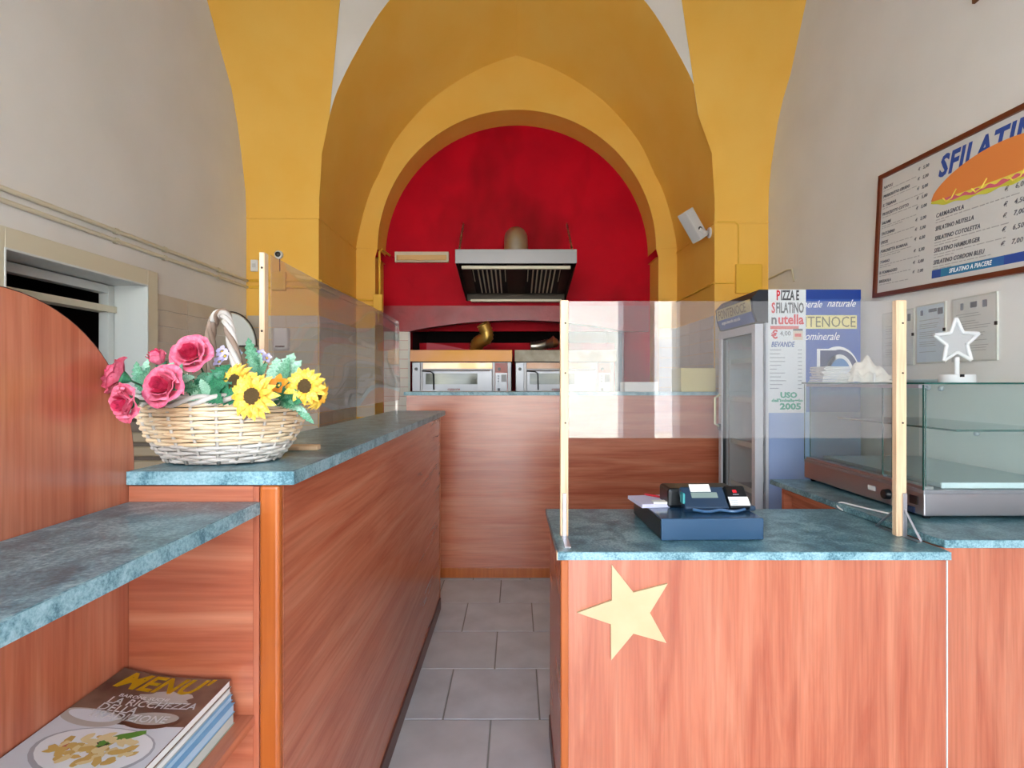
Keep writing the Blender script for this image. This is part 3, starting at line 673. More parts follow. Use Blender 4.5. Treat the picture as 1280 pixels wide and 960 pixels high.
# ------------------------------------------------------------ things on the case
GT = 1.3698
t = thing('star_lamp', 'white star-shaped marquee lamp on a round base standing on the display case', 'lamp', (1.665, 2.10, GT))
obj('base', lathe(B(), [(.057, 0), (.058, .004), (.058, .026), (.055, .030)], 32), 'whitep', t, smooth=True)
obj('stem', tube(B(), [(0, 0, .03), (0, 0, .095)], .0085, 12), 'whitep', t, smooth=True)
R_, r2 = .088, .040; cz = .155; pts = []
for k in range(10):
    a = PI/2+PI/5*k+.03; q = R_ if k % 2 == 0 else r2; pts.append(Vector((q*math.cos(a), 0, cz+q*math.sin(a))))
for k in range(10):
    a, b_ = pts[k], pts[(k+1) % 10]
    obj('light_tube', tube(B(), [a, a.lerp(b_, .5), b_], [.0068, .0068, .0068], 8), 'whitep', t, smooth=True)
sb = B(); prism(sb, [(p.x*.86, cz+(p.z-cz)*.86) for p in pts], 1, .004, .007); obj('star_back', sb, flat('grey_star_plate', '#b5b3b2'), t)
obj('switch', bx(-.030, -.018, -.0585, -.052, .020, .030), 'black', t)
def paper_pile():
    t = thing('napkin_stack', 'ragged stack of white paper napkins at the far end of the display case', 'napkins', (1.47, 2.60, GT))
    for k in range(10):
        o = obj('napkin', bx(-.065, .055, -.06, .06, k*.0075, k*.0075+.0055, .001, 1), 'paper', t); o.location = (random.uniform(-.006, .006), random.uniform(-.005, .005), 0); o.rotation_euler = (0, 0, random.uniform(-.06, .06))
    return t
paper_pile()
bm = B(); n = 26
g_ = []
for i in range(n+1):
    r_ = []
    for k in range(n+1):
        u, v = i/n, k/n; h_ = .10*math.exp(-(abs(u-.5)/.30)**1.5-((v-.5)/.35)**2)+.012*math.sin(9*u+4*v)*math.sin(7*v)+.010*math.sin(23*u-9*v)+.006*math.sin(31*v+11*u)+.014
        r_.append(bm.verts.new((-.11+.22*u, -.08+.16*v, max(.001, h_*(1 if 0 < i < n and 0 < k < n else .12)))))
    g_.append(r_)
for i in range(n):
    for k in range(n): bm.faces.new((g_[i][k], g_[i+1][k], g_[i+1][k+1], g_[i][k+1]))
o = obj('crumpled_cloth', bm, flat('cream_cloth', '#ece6da', .9), smooth='all'); o.location = (1.625, 2.58, GT); tag(o, 'crumpled cream cloth beside the paper napkins on the display case', 'cloth')
o = obj('small_candle', lathe(B(), [(.006, 0), (.006, .038), (.003, .040)], 14), 'whitep', smooth=True); o.location = (1.585, 2.46, GT); tag(o, 'tiny upright white candle between the cloth and the plate', 'candle')
o = obj('glass_plate', lathe(B(), [(.05, 0), (.06, .002), (.11, .010), (.113, .012), (.06, .006), (.02, .005)], 40), pm('white_china', '#dfe6e8', .15), smooth=True); o.location = (1.68, 2.30, GT); tag(o, 'shallow white plate on the display case behind the pine post', 'plate')

# ------------------------------------------------------------ rear counter
RC = 1.303
t = thing('rear_counter', 'tall cherry-laminate counter across the back in front of the ovens', 'counter', (.3, 4.0, 0))
part('front_panel', bx(-.768, .28, 3.90, 3.918, .07, RC-.024), 'wx', t)
part('front_panel', bx(.2803, 1.44, 3.90, 3.918, .07, RC-.024), 'wx', t)
part('plinth', bx(-.768, 1.44, 3.896, 3.912, 0, .07, .002), 'edge', t)
part('end_panel', bx(-.768, -.75, 3.918, 4.28, 0, RC-.024), 'wy', t)
part('end_panel', bx(1.42, 1.44, 3.918, 4.28, 0, RC-.024), 'wy', t)
t = obj('rear_worktop', bx(-.785, 1.46, 3.885, 4.30, RC-.024, RC, .003), 'lam'); tag(t, 'thin blue-green speckled worktop on the tall rear counter', 'worktop')
obj('front_edge', bx(-.7845, 1.4595, 3.8835, 3.8855, RC-.0235, RC-.001), 'lame', t)
o = obj('paper_pad', bx(-.14, .10, -.08, .08, 0, .07, .004, 1), 'paper'); o.location = (.90, 3.98, RC); tag(o, 'stack of white takeaway papers on the rear counter behind the screen', 'paper')
t = thing('cardboard_box', 'pale yellow cardboard box on the rear counter beside the fridge', 'box', (1.30, 4.10, RC))
obj('body', bx(-.12, .13, -.12, .12, 0, .17, .002, 1), flat('pale_yellow_card', '#d8cb92', .8), t); obj('tape', bx(-.121, .131, -.02, .02, .1702, .1706), flat('tape', '#c3ac74'), t)

# ------------------------------------------------------------ pizza ovens in the alcove
def oven(label, x0, x1, orange, grp='twin pizza ovens'):
    Y = 5.30; zt = 1.677
    t = thing('pizza_oven', label, 'oven', ((x0+x1)/2, Y+.35, 0), 0, grp)
    W = x1-x0
    part('body', bx(x0+.01, x1-.01, Y, Y+.72, 1.0, 1.565, .003), 'steel2', t)
    for x in (x0+.04, x1-.04):
        for y in (Y+.05, Y+.66): part('leg', bx(x-.02, x+.02, y-.02, y+.02, 0, 1.0), 'steeld', t)
    part('top_hood', bx(x0, x1, Y-.06, Y+.70, 1.565, zt, .004), orange, t)
    part('side_pillar', bx(x0+.015, x0+.09, Y-.02, Y, 1.2, 1.555, .002, 1), 'steelb', t)
    part('knob', lathe(B(), [(.016, 0), (.014, -.014)], 14, (x0+.052, Y-.02, 1.497), 1), 'black', t)
    dx0, dx1 = x0+.115, x1-.19
    part('heat_plate', bx(dx0, dx1, Y-.015, Y, 1.50, 1.558, .002, 1), pm('heat_tinted_steel', '#c99a72', .35, .7, c2='#dcc4b0', scale=3) if orange == 'hot' else 'hotp', t)
    d = part('door', bx(dx0, dx1, Y-.04, Y-.001, 1.27, 1.488, .004), 'steelb', t)
    def sub(nm, bm, mt): o = obj(nm, bm, mt, d); return o
    sub('window', bx(dx0+.03, dx1-.14 if x0 < -.5 else dx1-.2, Y-.043, Y-.04, 1.352, 1.455), 'ovenglass')
    sub('handle', tube(B(), [(dx0+.0, Y-.06, 1.478), (dx0+.08, Y-.075, 1.472), (dx0+.105, Y-.07, 1.455), (dx0+.11, Y-.06, 1.30)], .006, 8), 'black')
    sub('handle_bar', tube(B(), [(dx0+.02, Y-.05, 1.480), (dx1-.02, Y-.05, 1.480)], .004, 8), 'steel')
    text('cuppone', 'maker_mark', flat('mark_dark_red', '#7a2a22', .4), d, (dx0+.235, Y-.042, 1.296), (1, 0, 0), (0, 0, 1), .034, shear=.3, bold=.0012)
    c = part('control_panel', bx(x1-.165, x1-.045, Y-.02, Y, 1.2, 1.555, .002, 1), 'redpanel', t)
    obj('knob', lathe(B(), [(.016, 0), (.014, -.014)], 14, (x1-.125, Y-.021, 1.497), 1), 'black', c)
    obj('display', bx(x1-.105, x1-.055, Y-.024, Y-.02, 1.375, 1.445), flat('display_blue_black', '#20283c', .2), c)
    for z in (1.375, 1.40, 1.425): obj('button', bx(x1-.14, x1-.125, Y-.023, Y-.02, z, z+.012), flat('grey_key', '#5c6068'), c)
    obj('switch', bx(x1-.14, x1-.115, Y-.024, Y-.02, 1.285, 1.315), flat('dark_key', '#3c4048'), c)
    obj('sticker', bx(x1-.16, x1-.05, Y-.0215, Y-.0202, 1.27, 1.46), 'steelb', c)
    return t
M['hotp'] = pm('heat_tinted_plate', '#b5805e', .45, .5, c2='#c2a896', scale=3)
M['hot'] = pm('heat_bronzed_hood', '#b8823a', .45, .5, c2='#b98660', scale=2.5)
M['paleh'] = pm('stained_steel_hood', '#a39a8a', .5, .4, c2='#857b6a', scale=9)
M['ovenglass'] = pm('dark_oven_window', '#5b625e', .08, .1, c2='#757b72', scale=3, stretch=(1, 1, 6))
M['redpanel'] = pm('faded_red_panel', '#c9948a', .4, c2='#c05248', scale=4)
oven('pizza oven with a bronze hood under the brass elbow duct', -1.0, -.035, 'hot')
oven('pizza oven with a stained grey hood and aluminium duct on top', -.015, .945, 'paleh')
# ducts on the ovens
def corr(pts, r, seg=20, amp=.075, per=2):
    pts = spline([Vector(p) for p in pts], per*3); return pts, [r*(1+amp*(1 if i % 2 else -1)) for i in range(len(pts))]
pp, rr = corr([(-.39, 5.50, 1.68), (-.385, 5.46, 1.74), (-.34, 5.40, 1.775), (-.285, 5.37, 1.80), (-.285, 5.36, 1.86), (-.32, 5.34, 1.935)], .062)
o = obj('elbow_duct', tube(B(), pp, rr, 20, cap=False), 'brass', smooth='all'); tag(o, 'brassy ribbed elbow duct rising open-ended from the left oven', 'duct')
md = o.modifiers.new('wall', 'SOLIDIFY'); md.thickness = .004
pp, rr = corr([(.14, 5.40, 1.72), (.22, 5.40, 1.725), (.30, 5.42, 1.745), (.37, 5.48, 1.76), (.38, 5.6, 1.77)], .045)
o = obj('flexible_duct', tube(B(), pp, rr, 18), 'alu', smooth='all'); tag(o, 'crumpled aluminium duct lying on the oven behind the screen', 'duct')
o = obj('aluminium_foil', tube(B(), [(.30, 5.36, 1.74), (.36, 5.33, 1.76), (.40, 5.35, 1.745)], [.03, .06, .02], 12), 'alu'); tag(o, 'ball of crumpled foil on the duct end over the right oven', 'foil')
t = obj('red_cover', prism(B(), [(-.90, 1.678), (-.08, 1.678), (-.10, 1.70), (-.52, 1.705), (-.74, 1.75), (-.90, 1.77)], 1, 5.60, 5.95), flat('crimson_cover', '#b01538', .5)); tag(t, 'crimson folded cover lying on top of the left oven', 'cover')

# ------------------------------------------------------------ extractor hood
t = thing('extractor_hood', 'steel extractor hood hanging on chains above the ovens', 'extractor hood', (0, 5.1, 2.2))
YF_, YK = 4.60, 5.60
part('front_band', bx(-.503, .503, YF_-.012, YF_, 2.352, 2.470, .003), 'steel2', t)
part('top', bx(-.50, .50, YF_, YK, 2.455, 2.468), 'steel', t)
for s in (-1, 1):
    part('side', prism(B(), [(YF_, 2.354), (YF_, 2.468), (YK, 2.468), (YK, 2.19)], 0, s*.500, s*.488), 'steeld', t)
part('back', bx(-.49, .49, YK-.015, YK, 2.19, 2.468), 'steeld', t)
def SL(y): return 2.36-(y-YF_)*.165+.03            # sloping filter plane
pl_ = B(); prism(pl_, [(YF_+.05, SL(YF_+.05)+.02), (YF_+.05, SL(YF_+.05)+.035), (YK-.06, SL(YK-.06)+.035), (YK-.06, SL(YK-.06)+.02)], 0, -.488, .488)
part('inner_plate', pl_, 'steeld', t)
part('light_strip', bx(-.455, .455, YF_+.04, YF_+.075, 2.318, 2.345, .003), 'slot', t)
part('grease_tray', bx(-.45, .45, YK-.09, YK-.016, 2.172, 2.196, .003), 'slot', t)
for cx_ in (-.235, .245):
    fb = part('grease_filter', prism(B(), [(YF_+.16, SL(YF_+.16)), (YF_+.16, SL(YF_+.16)+.018), (YK-.14, SL(YK-.14)+.018), (YK-.14, SL(YK-.14))], 0, cx_-.155, cx_+.155), 'soot', t)
    for k in range(6):
        x = cx_-.095+k*.038
        obj('filter_bar', tube(B(), [(x, YF_+.19, SL(YF_+.19)-.003), (x, YK-.16, SL(YK-.16)-.003)], .0068, 6), 'slot', fb)
    for x in (cx_-.14, cx_+.14):
        obj('filter_handle', tube(B(), [(x, YF_+.2, SL(YF_+.2)-.004), (x, YF_+.50, SL(YF_+.5)-.012)], .004, 6), 'slot', fb)
pp = spline([Vector(p) for p in ((0, 5.02, 2.468), (0, 5.02, 2.56), (0, 5.05, 2.645), (0, 5.14, 2.70), (0, 5.28, 2.72), (0, 5.655, 2.72))], 5)
part('exhaust_duct', tube(B(), pp, .108, 28), pm('galvanised_duct', '#a8a195', .4, .8), t, smooth='all')
part('duct_collar', lathe(B(), [(.113, 2.468), (.113, 2.50)], 28, (0, 5.02, 0)), 'steel', t, smooth=True)
for x0, x1 in ((-.475, -.535), (.47, .515)):
    a, b_ = Vector((x0, 4.64, 2.468)), Vector((x1, 5.65, 2.985))
    n = 26
    cb = part('chain', B(), 'steel', t)
    bm = B()
    for k in range(n):
        p, q = a.lerp(b_, k/n), a.lerp(b_, (k+1.15)/n); m_ = (p+q)/2; d_ = (q-p); L = d_.length/2; d_.normalize(); s_ = d_.cross(Vector((1, 0, 0)) if k % 2 else Vector((0, 0, 1))).normalized()
        ring = [m_+d_*L*math.cos(th)+s_*.009*math.sin(th) for th in [2*PI*j/10 for j in range(11)]]
        tube(bm, ring, .0032, 4, cap=False)
    me = cb.data; bm.to_mesh(me); bm.free(); cb['kind'] = 'stuff'

# ------------------------------------------------------------ fittings on the walls
t = thing('batten_light', 'cream fluorescent batten light on the red wall left of the extractor hood', 'light', (-.95, Y3, 2.63))
part('housing', bx(-1.225, -.68, Y3-.05, Y3, 2.585, 2.69, .004), 'cream', t)
part('diffuser', bx(-1.205, -.70, Y3-.065, Y3-.05, 2.60, 2.655, .006), pm('amber_diffuser', '#e3b878', .4), t)
part('lead', tube(B(), [(-1.335, Y3-.005, 2.66), (-1.30, Y3-.01, 2.655), (-1.225, Y3-.02, 2.64)], .006, 8), 'red', t)
M['yel2'] = pm('painted_over_yellow_plastic', '#ecb83a', .5)
def conduit(name, label, pts, r=.011, mat='yel2', sad=()):
    t = thing(name, label, 'conduit', pts[0])
    part('pipe', tube(B(), pts, r, 10), mat, t, smooth=True)
    for p in sad: part('saddle', bx(p[0]-p[3], p[0]+p[3], p[1]-p[4], p[1]+p[4], p[2]-r-.004, p[2]+r+.004, .002, 1), mat, t)
    return t
for z, w1 in ((2.158, 'upper'), (2.108, 'lower')):
    conduit('cable_conduit', f'{w1} of two cream conduits running along the left plaster wall', [(XL+.012, -1.1, z), (XL+.012, YB-.012, z)], .011, 'cream', [(XL+.008, y, z, .012, .014) for y in (1.1, 1.9, 2.9, 3.3, 3.9)])
    y_ = YB-.014
    conduit('cable_conduit', f'{w1} yellow conduit across the front of the left pier', [(XL+.03, y_, z), (-1.519, y_, z)], .011, 'yel2', [(-1.60, y_+.004, z, .014, .012)])
    conduit('cable_conduit', f'{w1} yellow conduit along the deep side of the left pier', [(-1.5195, YB-.002, z), (-1.5195, Y2-.028, z)], .011, 'yel2', [(-1.521, YB+.5, z, .012, .012)])
    conduit('cable_conduit', f'{w1} yellow conduit stub joining the left corner junction box', [(-1.5195, Y2-.014, z), (-1.361, Y2-.014, z)], .011, 'yel2')
def wbox(name, label, cat, x0, x1, y0, y1, z0, z1, mat, bev=.004):
    t = thing(name, label, cat, ((x0+x1)/2, (y0+y1)/2, z0)); part('body', bx(x0, x1, y0, y1, z0, z1, bev), mat, t); return t
t = wbox('junction_box', 'yellow junction box on the left pier below the round sensor', 'junction box', -1.885, -1.78, YB-.04, YB, 2.08, 2.225, 'yel2'); part('lid', bx(-1.880, -1.785, YB-.045, YB-.04, 2.085, 2.22, .002, 1), 'yel2', t)
t = wbox('junction_box', 'small yellow junction box at the left corner of the red wall', 'junction box', -1.36, -1.27, Y2-.045, Y2, 2.05, 2.21, 'yel2'); part('lid', bx(-1.355, -1.275, Y2-.05, Y2-.045, 2.055, 2.205, .002, 1), 'yel2', t)
conduit('cable_conduit', 'upright yellow conduit beside the left corner of the red wall', [(-1.305, Y2-.012, 2.21), (-1.305, Y2-.012, 2.62), (-1.29, Y2+.02, 2.65), (-1.28, Y3-.03, 2.655)])
conduit('cable_conduit', 'short yellow conduit dropping from the corner junction box', [(-1.315, Y2-.012, 2.05), (-1.315, Y2-.012, 1.95)])
t = thing('motion_sensor', 'round white sensor with a black eye on the left pier', 'sensor', (-1.84, YB, 2.36))
part('ring', lathe(B(), [(.033, 0), (.031, -.018), (.022, -.024)], 28, (-1.84, YB, 2.36), 1), 'whitep', t, smooth=True)
part('eye', lathe(B(), [(.021, -.024), (.018, -.034), (.008, -.040)], 24, (-1.84, YB, 2.36), 1), 'black', t, smooth=True)
part('cable', tube(B(), [(-1.835, YB-.004, 2.33), (-1.833, YB-.004, 2.23)], .0035, 6), 'black', t)
t = wbox('wall_switch', 'small white wall box high on the left pier near the corner', 'switch', -2.055, -2.0, YB-.02, YB, 2.23, 2.32, 'whitep'); part('button', bx(-2.04, -2.015, YB-.025, YB-.02, 2.26, 2.29, .001, 1), 'greyp', t)
t = wbox('paper_dispenser', 'white plastic dispenser on the tiled left pier behind the pine post', 'dispenser', -1.86, -1.75, YB-.07, YB-.006, 1.62, 1.79, 'whitep', .012); part('slot', bx(-1.84, -1.77, YB-.072, YB-.07, 1.64, 1.65), 'steeld', t)
t = thing('corner_shelf', 'white quarter-round corner shelf panel with a dark rim on the left wall', 'shelf', (-2.085, 4.05, 1.64))
q = [(-2.088, 1.64), (-1.90, 1.64)]+[(-2.088+.188*math.cos(a), 1.64+.235*math.sin(a)) for a in [PI/2*k/14 for k in range(1, 15)]]
part('panel', prism(B(), q, 1, 4.05, 4.065), 'creamw', t); q2 = [(-2.088+.197*math.cos(a), 1.64+.245*math.sin(a)) for a in [PI/2*k/14 for k in range(0, 15)]]
part('rim', tube(B(), [(x, 4.052, z) for x, z in q2], .005, 6), flat('dark_rim', '#3b3029'), t); part('lower_rim', bx(-2.088, -1.89, 4.045, 4.068, 1.63, 1.64), 'dark_rim', t)
# cctv
t = thing('security_camera', 'white box security camera bracketed to the right pier', 'camera', (1.53, 4.42, 2.53))
c0 = P(866, 282, 4.38); ax = Vector((.10, .02, -.16)).normalized()
bmc = bx(-.05, .05, -.045, .045, -.125, .125, .004); rot = Vector((0, 0, 1)).rotation_difference(-ax).to_matrix().to_4x4() @ Matrix.Rotation(.5, 4, 'Z')
bmesh.ops.transform(bmc, matrix=Matrix.Translation(c0) @ rot, verts=bmc.verts); part('housing', bmc, 'greyp', t)
bml = lathe(B(), [(.018, 0), (.018, -.006)], 16, (0, -.046, -.05), 1); bmesh.ops.transform(bml, matrix=Matrix.Translation(c0) @ rot, verts=bml.verts); part('mounting_knob', bml, 'black', t)
a_ = c0+Vector((.04, -.05, -.04)); part('arm', tube(B(), [a_, a_+Vector((.03, .02, -.02)), P(884, 290, 4.42)], .012, 10), 'whitep', t, smooth=True)
part('wall_plate', lathe(B(), [(.042, 0), (.040, -.014), (.015, -.018)], 24, (1.543, 4.42, P(885, 290, 4.40).z), 0), 'whitep', t, smooth=True)
conduit('cable_conduit', 'thin yellow conduit looping down the right pier beside the camera', [(1.56, YB-.008, 2.615), (1.70, YB-.008, 2.615), (1.725, YB-.008, 2.59), (1.725, YB-.008, 2.28)], .006)
conduit('cable_conduit', 'thin yellow conduit crossing the right pier at fridge height', [(1.545, YB-.008, 2.14), (1.69, YB-.008, 2.14)], .006)
conduit('cable_conduit', 'thin yellow conduit running back along the deep side of the right pier', [(1.536, Y2-.02, 2.14), (1.536, YB-.004, 2.14)], .006, 'yel2', [(1.535, YB+.1, 2.14, .007, .014), (1.535, YB+.35, 2.14, .007, .014)])
t = wbox('junction_box', 'flat yellow cover box on the right pier above the fridge', 'junction box', 1.70, 1.90, YB-.03, YB, 2.06, 2.285, 'yel2')
conduit('cable_conduit', 'short cream conduit turning down the plaster by the right pier', [(1.952, YB-.03, 2.17), (1.950, 4.0, 2.18), (1.950, 3.93, 2.17), (1.950, 3.90, 2.08)], .007, 'cream')
# crucifix
t = thing('wooden_crucifix', 'small brown wooden cross high on the right wall above the menu board', 'crucifix', (XR-.01, 2.36, 2.98))
part('upright', bx(XR-.014, XR, 2.345, 2.375, 2.985, 3.30, .002, 1), flat('brown_wood', '#7a4a26'), t); part('crossbar', bx(XR-.0145, XR-.0005, 2.27, 2.45, 3.17, 3.20, .002, 1), 'brown_wood', t)

# framed papers
flat('ink', '#4c4c50'); flat('ink_pale', '#a5a39f'); flat('cert_grey', '#dedcd6', .3); flat('cert_blue', '#d3dde4', .3); flat('cert_cream', '#ceccc2', .3)
def notice(label, y0, y1, z0, z1, mat, lines, head, seed):
    rnd = random.Random(seed); xw = XR-.006
    t = thing('framed_notice', label, 'notice', (xw, (y0+y1)/2, z0), 0, 'framed notices on the right wall')
    part('backing', bx(xw-.002, XR, y0, y1, z0, z1), 'cert_cream', t)
    s_ = part('sheet', bx(xw-.0026, xw-.002, y0+.006, y1-.006, z0+.006, z1-.006), mat, t)
    bm = B()
    for i in range(lines):
        z = z1-.075-(z1-z0-.11)*i/lines; L = rnd.uniform(.55, .95)
        if rnd.random() < .2: continue
        box(bm, xw-.0030, xw-.0027, y1-.02-(y1-y0-.04)*L, y1-.022, z, z+.0022)
    o = part('print_lines', bm, 'ink_pale', t); o['kind'] = 'stuff'
    for (f, w_, h_) in head: part('emblem', bx(xw-.0031, xw-.0027, y1-.02-(y1-y0-.04)*f-w_, y1-.02-(y1-y0-.04)*f, z1-.03-h_, z1-.025, .002, 1), flat('emblem_grey', '#8a8a90'), t)
    part('cover_glass', bx(xw-.006, xw-.0045, y0, y1, z0, z1), 'pglass', t)
    for z in (z0+.3*(z1-z0),): part('clip', bx(xw-.0085, xw-.002, y0-.003, y0+.006, z+.06, z+.075), 'steeld', t)
notice('plain grey framed notice partly hidden by the pine post', 2.73, 2.96, 1.455, 1.735, 'cert_grey', 14, [(.9, .02, .03)], 1)
notice('bluish framed certificate between two other framed notices', 2.53, 2.712, 1.46, 1.74, 'cert_blue', 18, [(.08, .015, .02), (.45, .05, .01), (.85, .03, .025)], 2)
notice('widest framed certificate with three emblems behind the star lamp', 2.257, 2.488, 1.46, 1.74, 'cert_grey', 16, [(.15, .015, .025), (.42, .035, .02), (.75, .022, .025)], 3)

# ------------------------------------------------------------ menu board on the right wall
A_ = math.radians(2.4); W_, H_ = 1.28, .645
t = thing('menu_board', 'framed sandwich price board with SFILATINI title on the right wall', 'menu board', (XR, 2.4, 1.82))
O_ = Vector((XR-.012, 3.02, 1.828)); U_ = Vector((0, -math.cos(A_), -math.sin(A_))); V_ = Vector((0, -math.sin(A_)*-1, math.cos(A_)))
V_ = Vector((0, -math.sin(math.radians(4.5)), math.cos(math.radians(4.5))))
def MB(u, v, t_): return O_+U_*u+V_*v+Vector((-t_, 0, 0))
def slabq(u0, u1, v0, v1, t0, t1):
    bm = B(); vs = [bm.verts.new(MB(u, v, q)) for q in (t0, t1) for (u, v) in ((u0, v0), (u1, v0), (u1, v1), (u0, v1))]
    for f in ((0, 1, 2, 3), (7, 6, 5, 4), (0, 4, 5, 1), (1, 5, 6, 2), (2, 6, 7, 3), (3, 7, 4, 0)): bm.faces.new([vs[i] for i in f])
    return bm
part('frame', frame_rect(B(), 0, W_, 0, H_, .022, MB, -.010, .014), pm('red_brown_frame', '#672f18', .35), t)
bd = part('panel', slabq(.015, W_-.015, .015, H_-.015, -.008, .002), pm('off_white_board', '#d6d4cf', .45), t)
def btext(s, u, v, size, mat, name='lettering', sx=1.0, bold=0, shear=0.25, lift=.0035, align='LEFT', par=None, spacing=1.06):
    o = text(s, name, mat, None, 0, (1, 0, 0), (0, 1, 0), size, align=align, shear=shear, bold=bold, spacing=spacing, warp=lambda x, y, z: MB(u+x*sx, v+y, lift+z)); o.parent = par or bd
    return o
for o in (bd,): pass
flat('board_blue', '#2f4f9c'); flat('board_ink', '#66666c'); flat('board_pale', '#adaba8'); flat('bun', '#e98a45'); flat('bun_light', '#f09a52'); flat('lettuce', '#d6d04a'); flat('ham_pink', '#d9647a'); flat('cheese', '#f0d85a'); flat('banner_teal', '#2a9aa0'); flat('lettuce_dark', '#8fa04c')
pre = bd
def B2(name, bm, mat): o = obj(name, bm, mat, pre); return o
btext('SFILATINI', .42, .505, .128, 'board_blue', 'title', .86, .0045, .22, .0035, spacing=1.1)
# sandwich picture
def curve_poly(f_top, f_bot, u0, u1, n, lift, mat, name):
    A = [MB(u0+(u1-u0)*k/n, f_top(k/n), lift) for k in range(n+1)]; C_ = [MB(u0+(u1-u0)*k/n, f_bot(k/n), lift) for k in range(n+1)]
    return B2(name, strip(B(), A, C_), mat)
u0s, u1s = .385, 1.12
def arcv(t_, b_, h_): return b_+h_*math.sin(PI*t_)**.55
curve_poly(lambda q: arcv(q, .40, .055), lambda q: arcv(q, .395, -.040)+.004*math.sin(40*q), u0s, u1s, 60, .0040, 'lettuce', 'picture_lettuce')
curve_poly(lambda q: arcv(q, .40, .04), lambda q: arcv(q, .397, -.028)+.004*math.sin(33*q+1), u0s+.06, u1s-.06, 50, .0044, 'ham_pink', 'picture_ham')
curve_poly(lambda q: arcv(q, .40, .02), lambda q: arcv(q, .397, -.014)+.006*math.sin(52*q), u0s+.12, u1s-.10, 50, .0048, 'cheese', 'picture_cheese')
curve_poly(lambda q: arcv(q, .405, .135), lambda q: arcv(q, .405, -.012), u0s, u1s, 50, .0054, 'bun', 'picture_bread')
for k, (a, b_) in enumerate(((.46, .40), (.62, .395), (.80, .385))):
    B2('picture_cheese_strip', tube(B(), [MB(a, b_, .006), MB(a+.02, b_-.02, .006), MB(a+.05, b_-.012, .006), MB(a+.075, b_+.02, .006)], .003, 5), 'cheese')
left = [('NAPOLI', '5,00'), ('PROSCIUTTO CRUDO', '5,00'), ('IL TALIANA', '5,00'), ('PROSCIUTTO COTTO', '5,00'), ('SALAME', '5,00'), ('TACCHINO', '5,00'), ('SPECK', '5,00'), ('PORCHETTA ROMANA', '6,00'), ('TONNO', '5,00'), ('IL FORMAGGIO', '5,00'), ('BRESAOLA', '7,00')]
bml = B(); rnd = random.Random(4)
def bar(u, v, L, h=.004):
    vs = [bml.verts.new(MB(a, b_, .0028)) for a, b_ in ((u, v), (u+L, v), (u+L, v+h), (u, v+h))]; bml.faces.new(vs)
def greek(u, v, L):
    x = u
    while x < u+L: d_ = rnd.uniform(.012, .04); bar(x, v, d_); x += d_+.006
vv = .565
for i, (n_, p_) in enumerate(left):
    btext(n_, .035, vv, .021, 'board_ink', shear=.2, bold=.0004, sx=.9)
    greek(.035, vv-.012, rnd.uniform(.2, .29))
    if i in (4, 7, 8): greek(.035, vv-.022, rnd.uniform(.08, .16))
    btext('€', .285, vv+.012, .021, 'board_ink', 'euro_lettering', shear=.2, bold=.0003); btext(p_, .318, vv+.012, .021, 'board_ink', 'price_lettering', shear=.2, bold=.0003)
    vv -= .046 if i not in (4, 7, 8) else .056
right = [('CARMAGNOLA', '6,00', .322), ('SFILATINO NUTELLA', '4,50', .262), ('SFILATINO COTOLETTA', '7,00', .218), ('SFILATINO HAMBURGER', '6,50', .163), ('SFILATINO CORDON BLEU', '7,00', .108)]
for n_, p_, v_ in right:
    btext(n_, .42, v_, .027, 'board_ink', shear=.2, bold=.0005, sx=.82)
    if 'NUTELLA' not in n_: greek(.42, v_-.013, rnd.uniform(.3, .4)); greek(.42, v_-.025, rnd.uniform(.05, .12))
    btext('€', .78, v_+.012, .027, 'board_ink', 'euro_lettering', shear=.2, bold=.0003); btext(p_, .828, v_+.012, .027, 'board_ink', 'price_lettering', shear=.2, bold=.0003)
    btext(n_.replace('SFILATINO ', '').title() if False else '', .9, v_, .02, 'board_ink') if False else None
o = B2('small_print', bml, 'board_pale'); o['kind'] = 'stuff'
bn = B2('banner', slabq(.415, .90, .045, .082, .002, .0034), 'board_blue')
o = slabq(.47, .80, .0455, .0815, .0034, .0037); obj('banner_glow', o, pm('banner_teal_blend', '#2f66a6', .5, c2='#2a8fa2', scale=3), bn)
btext('SFILATINO A PIACERE', .52, .055, .027, 'print_white', 'banner_lettering', .80, .0005, .15, .0042)

# ------------------------------------------------------------ fridge with advertising side
FX0, FX1, FY0, FY1, FZ = 1.334, 1.922, 3.10, 3.66, 1.887
t = thing('drinks_fridge', 'tall glass-door drinks fridge with a blue advertising side panel', 'fridge', ((FX0+FX1)/2, 3.4, 0))
M['fr'] = pm('pale_fridge_frame', '#cfd0d6', .3); M['adblue'] = pm('blue_vinyl', '#3a5cae', .35); M['adblue2'] = pm('dark_blue_vinyl', '#1d4296', .35); M['adpale'] = pm('pale_blue_vinyl', '#8fa6d6', .35, c2='#a5b6dc', scale=2)
M['fridge_dark'] = pm('dark_blue_header', '#161c28', .55)
part('side_wall', bx(FX0+.06, FX1, FY0, FY0+.03, .06, FZ, .003), 'fr', t)
part('far_side_wall', bx(FX0+.06, FX1, FY1-.03, FY1, .06, FZ, .003), 'fr', t)
part('back_wall', bx(FX1-.03, FX1, FY0+.03, FY1-.03, .06, FZ), 'fr', t)
part('floor_pan', bx(FX0+.06, FX1-.03, FY0+.03, FY1-.03, .12, .16), 'fr', t)
part('kick_plate', bx(FX0+.02, FX1, FY0+.005, FY1-.005, .02, .12), 'black', t)
part('top', bx(FX0+.06, FX1-.03, FY0+.03, FY1-.03, FZ-.03, FZ), 'fr', t)
for x in (FX0+.08, FX1-.05):
    for y in (FY0+.05, FY1-.05): part('foot', lathe(B(), [(.02, 0), (.02, .025)], 12, (x, y, 0)), 'black', t)
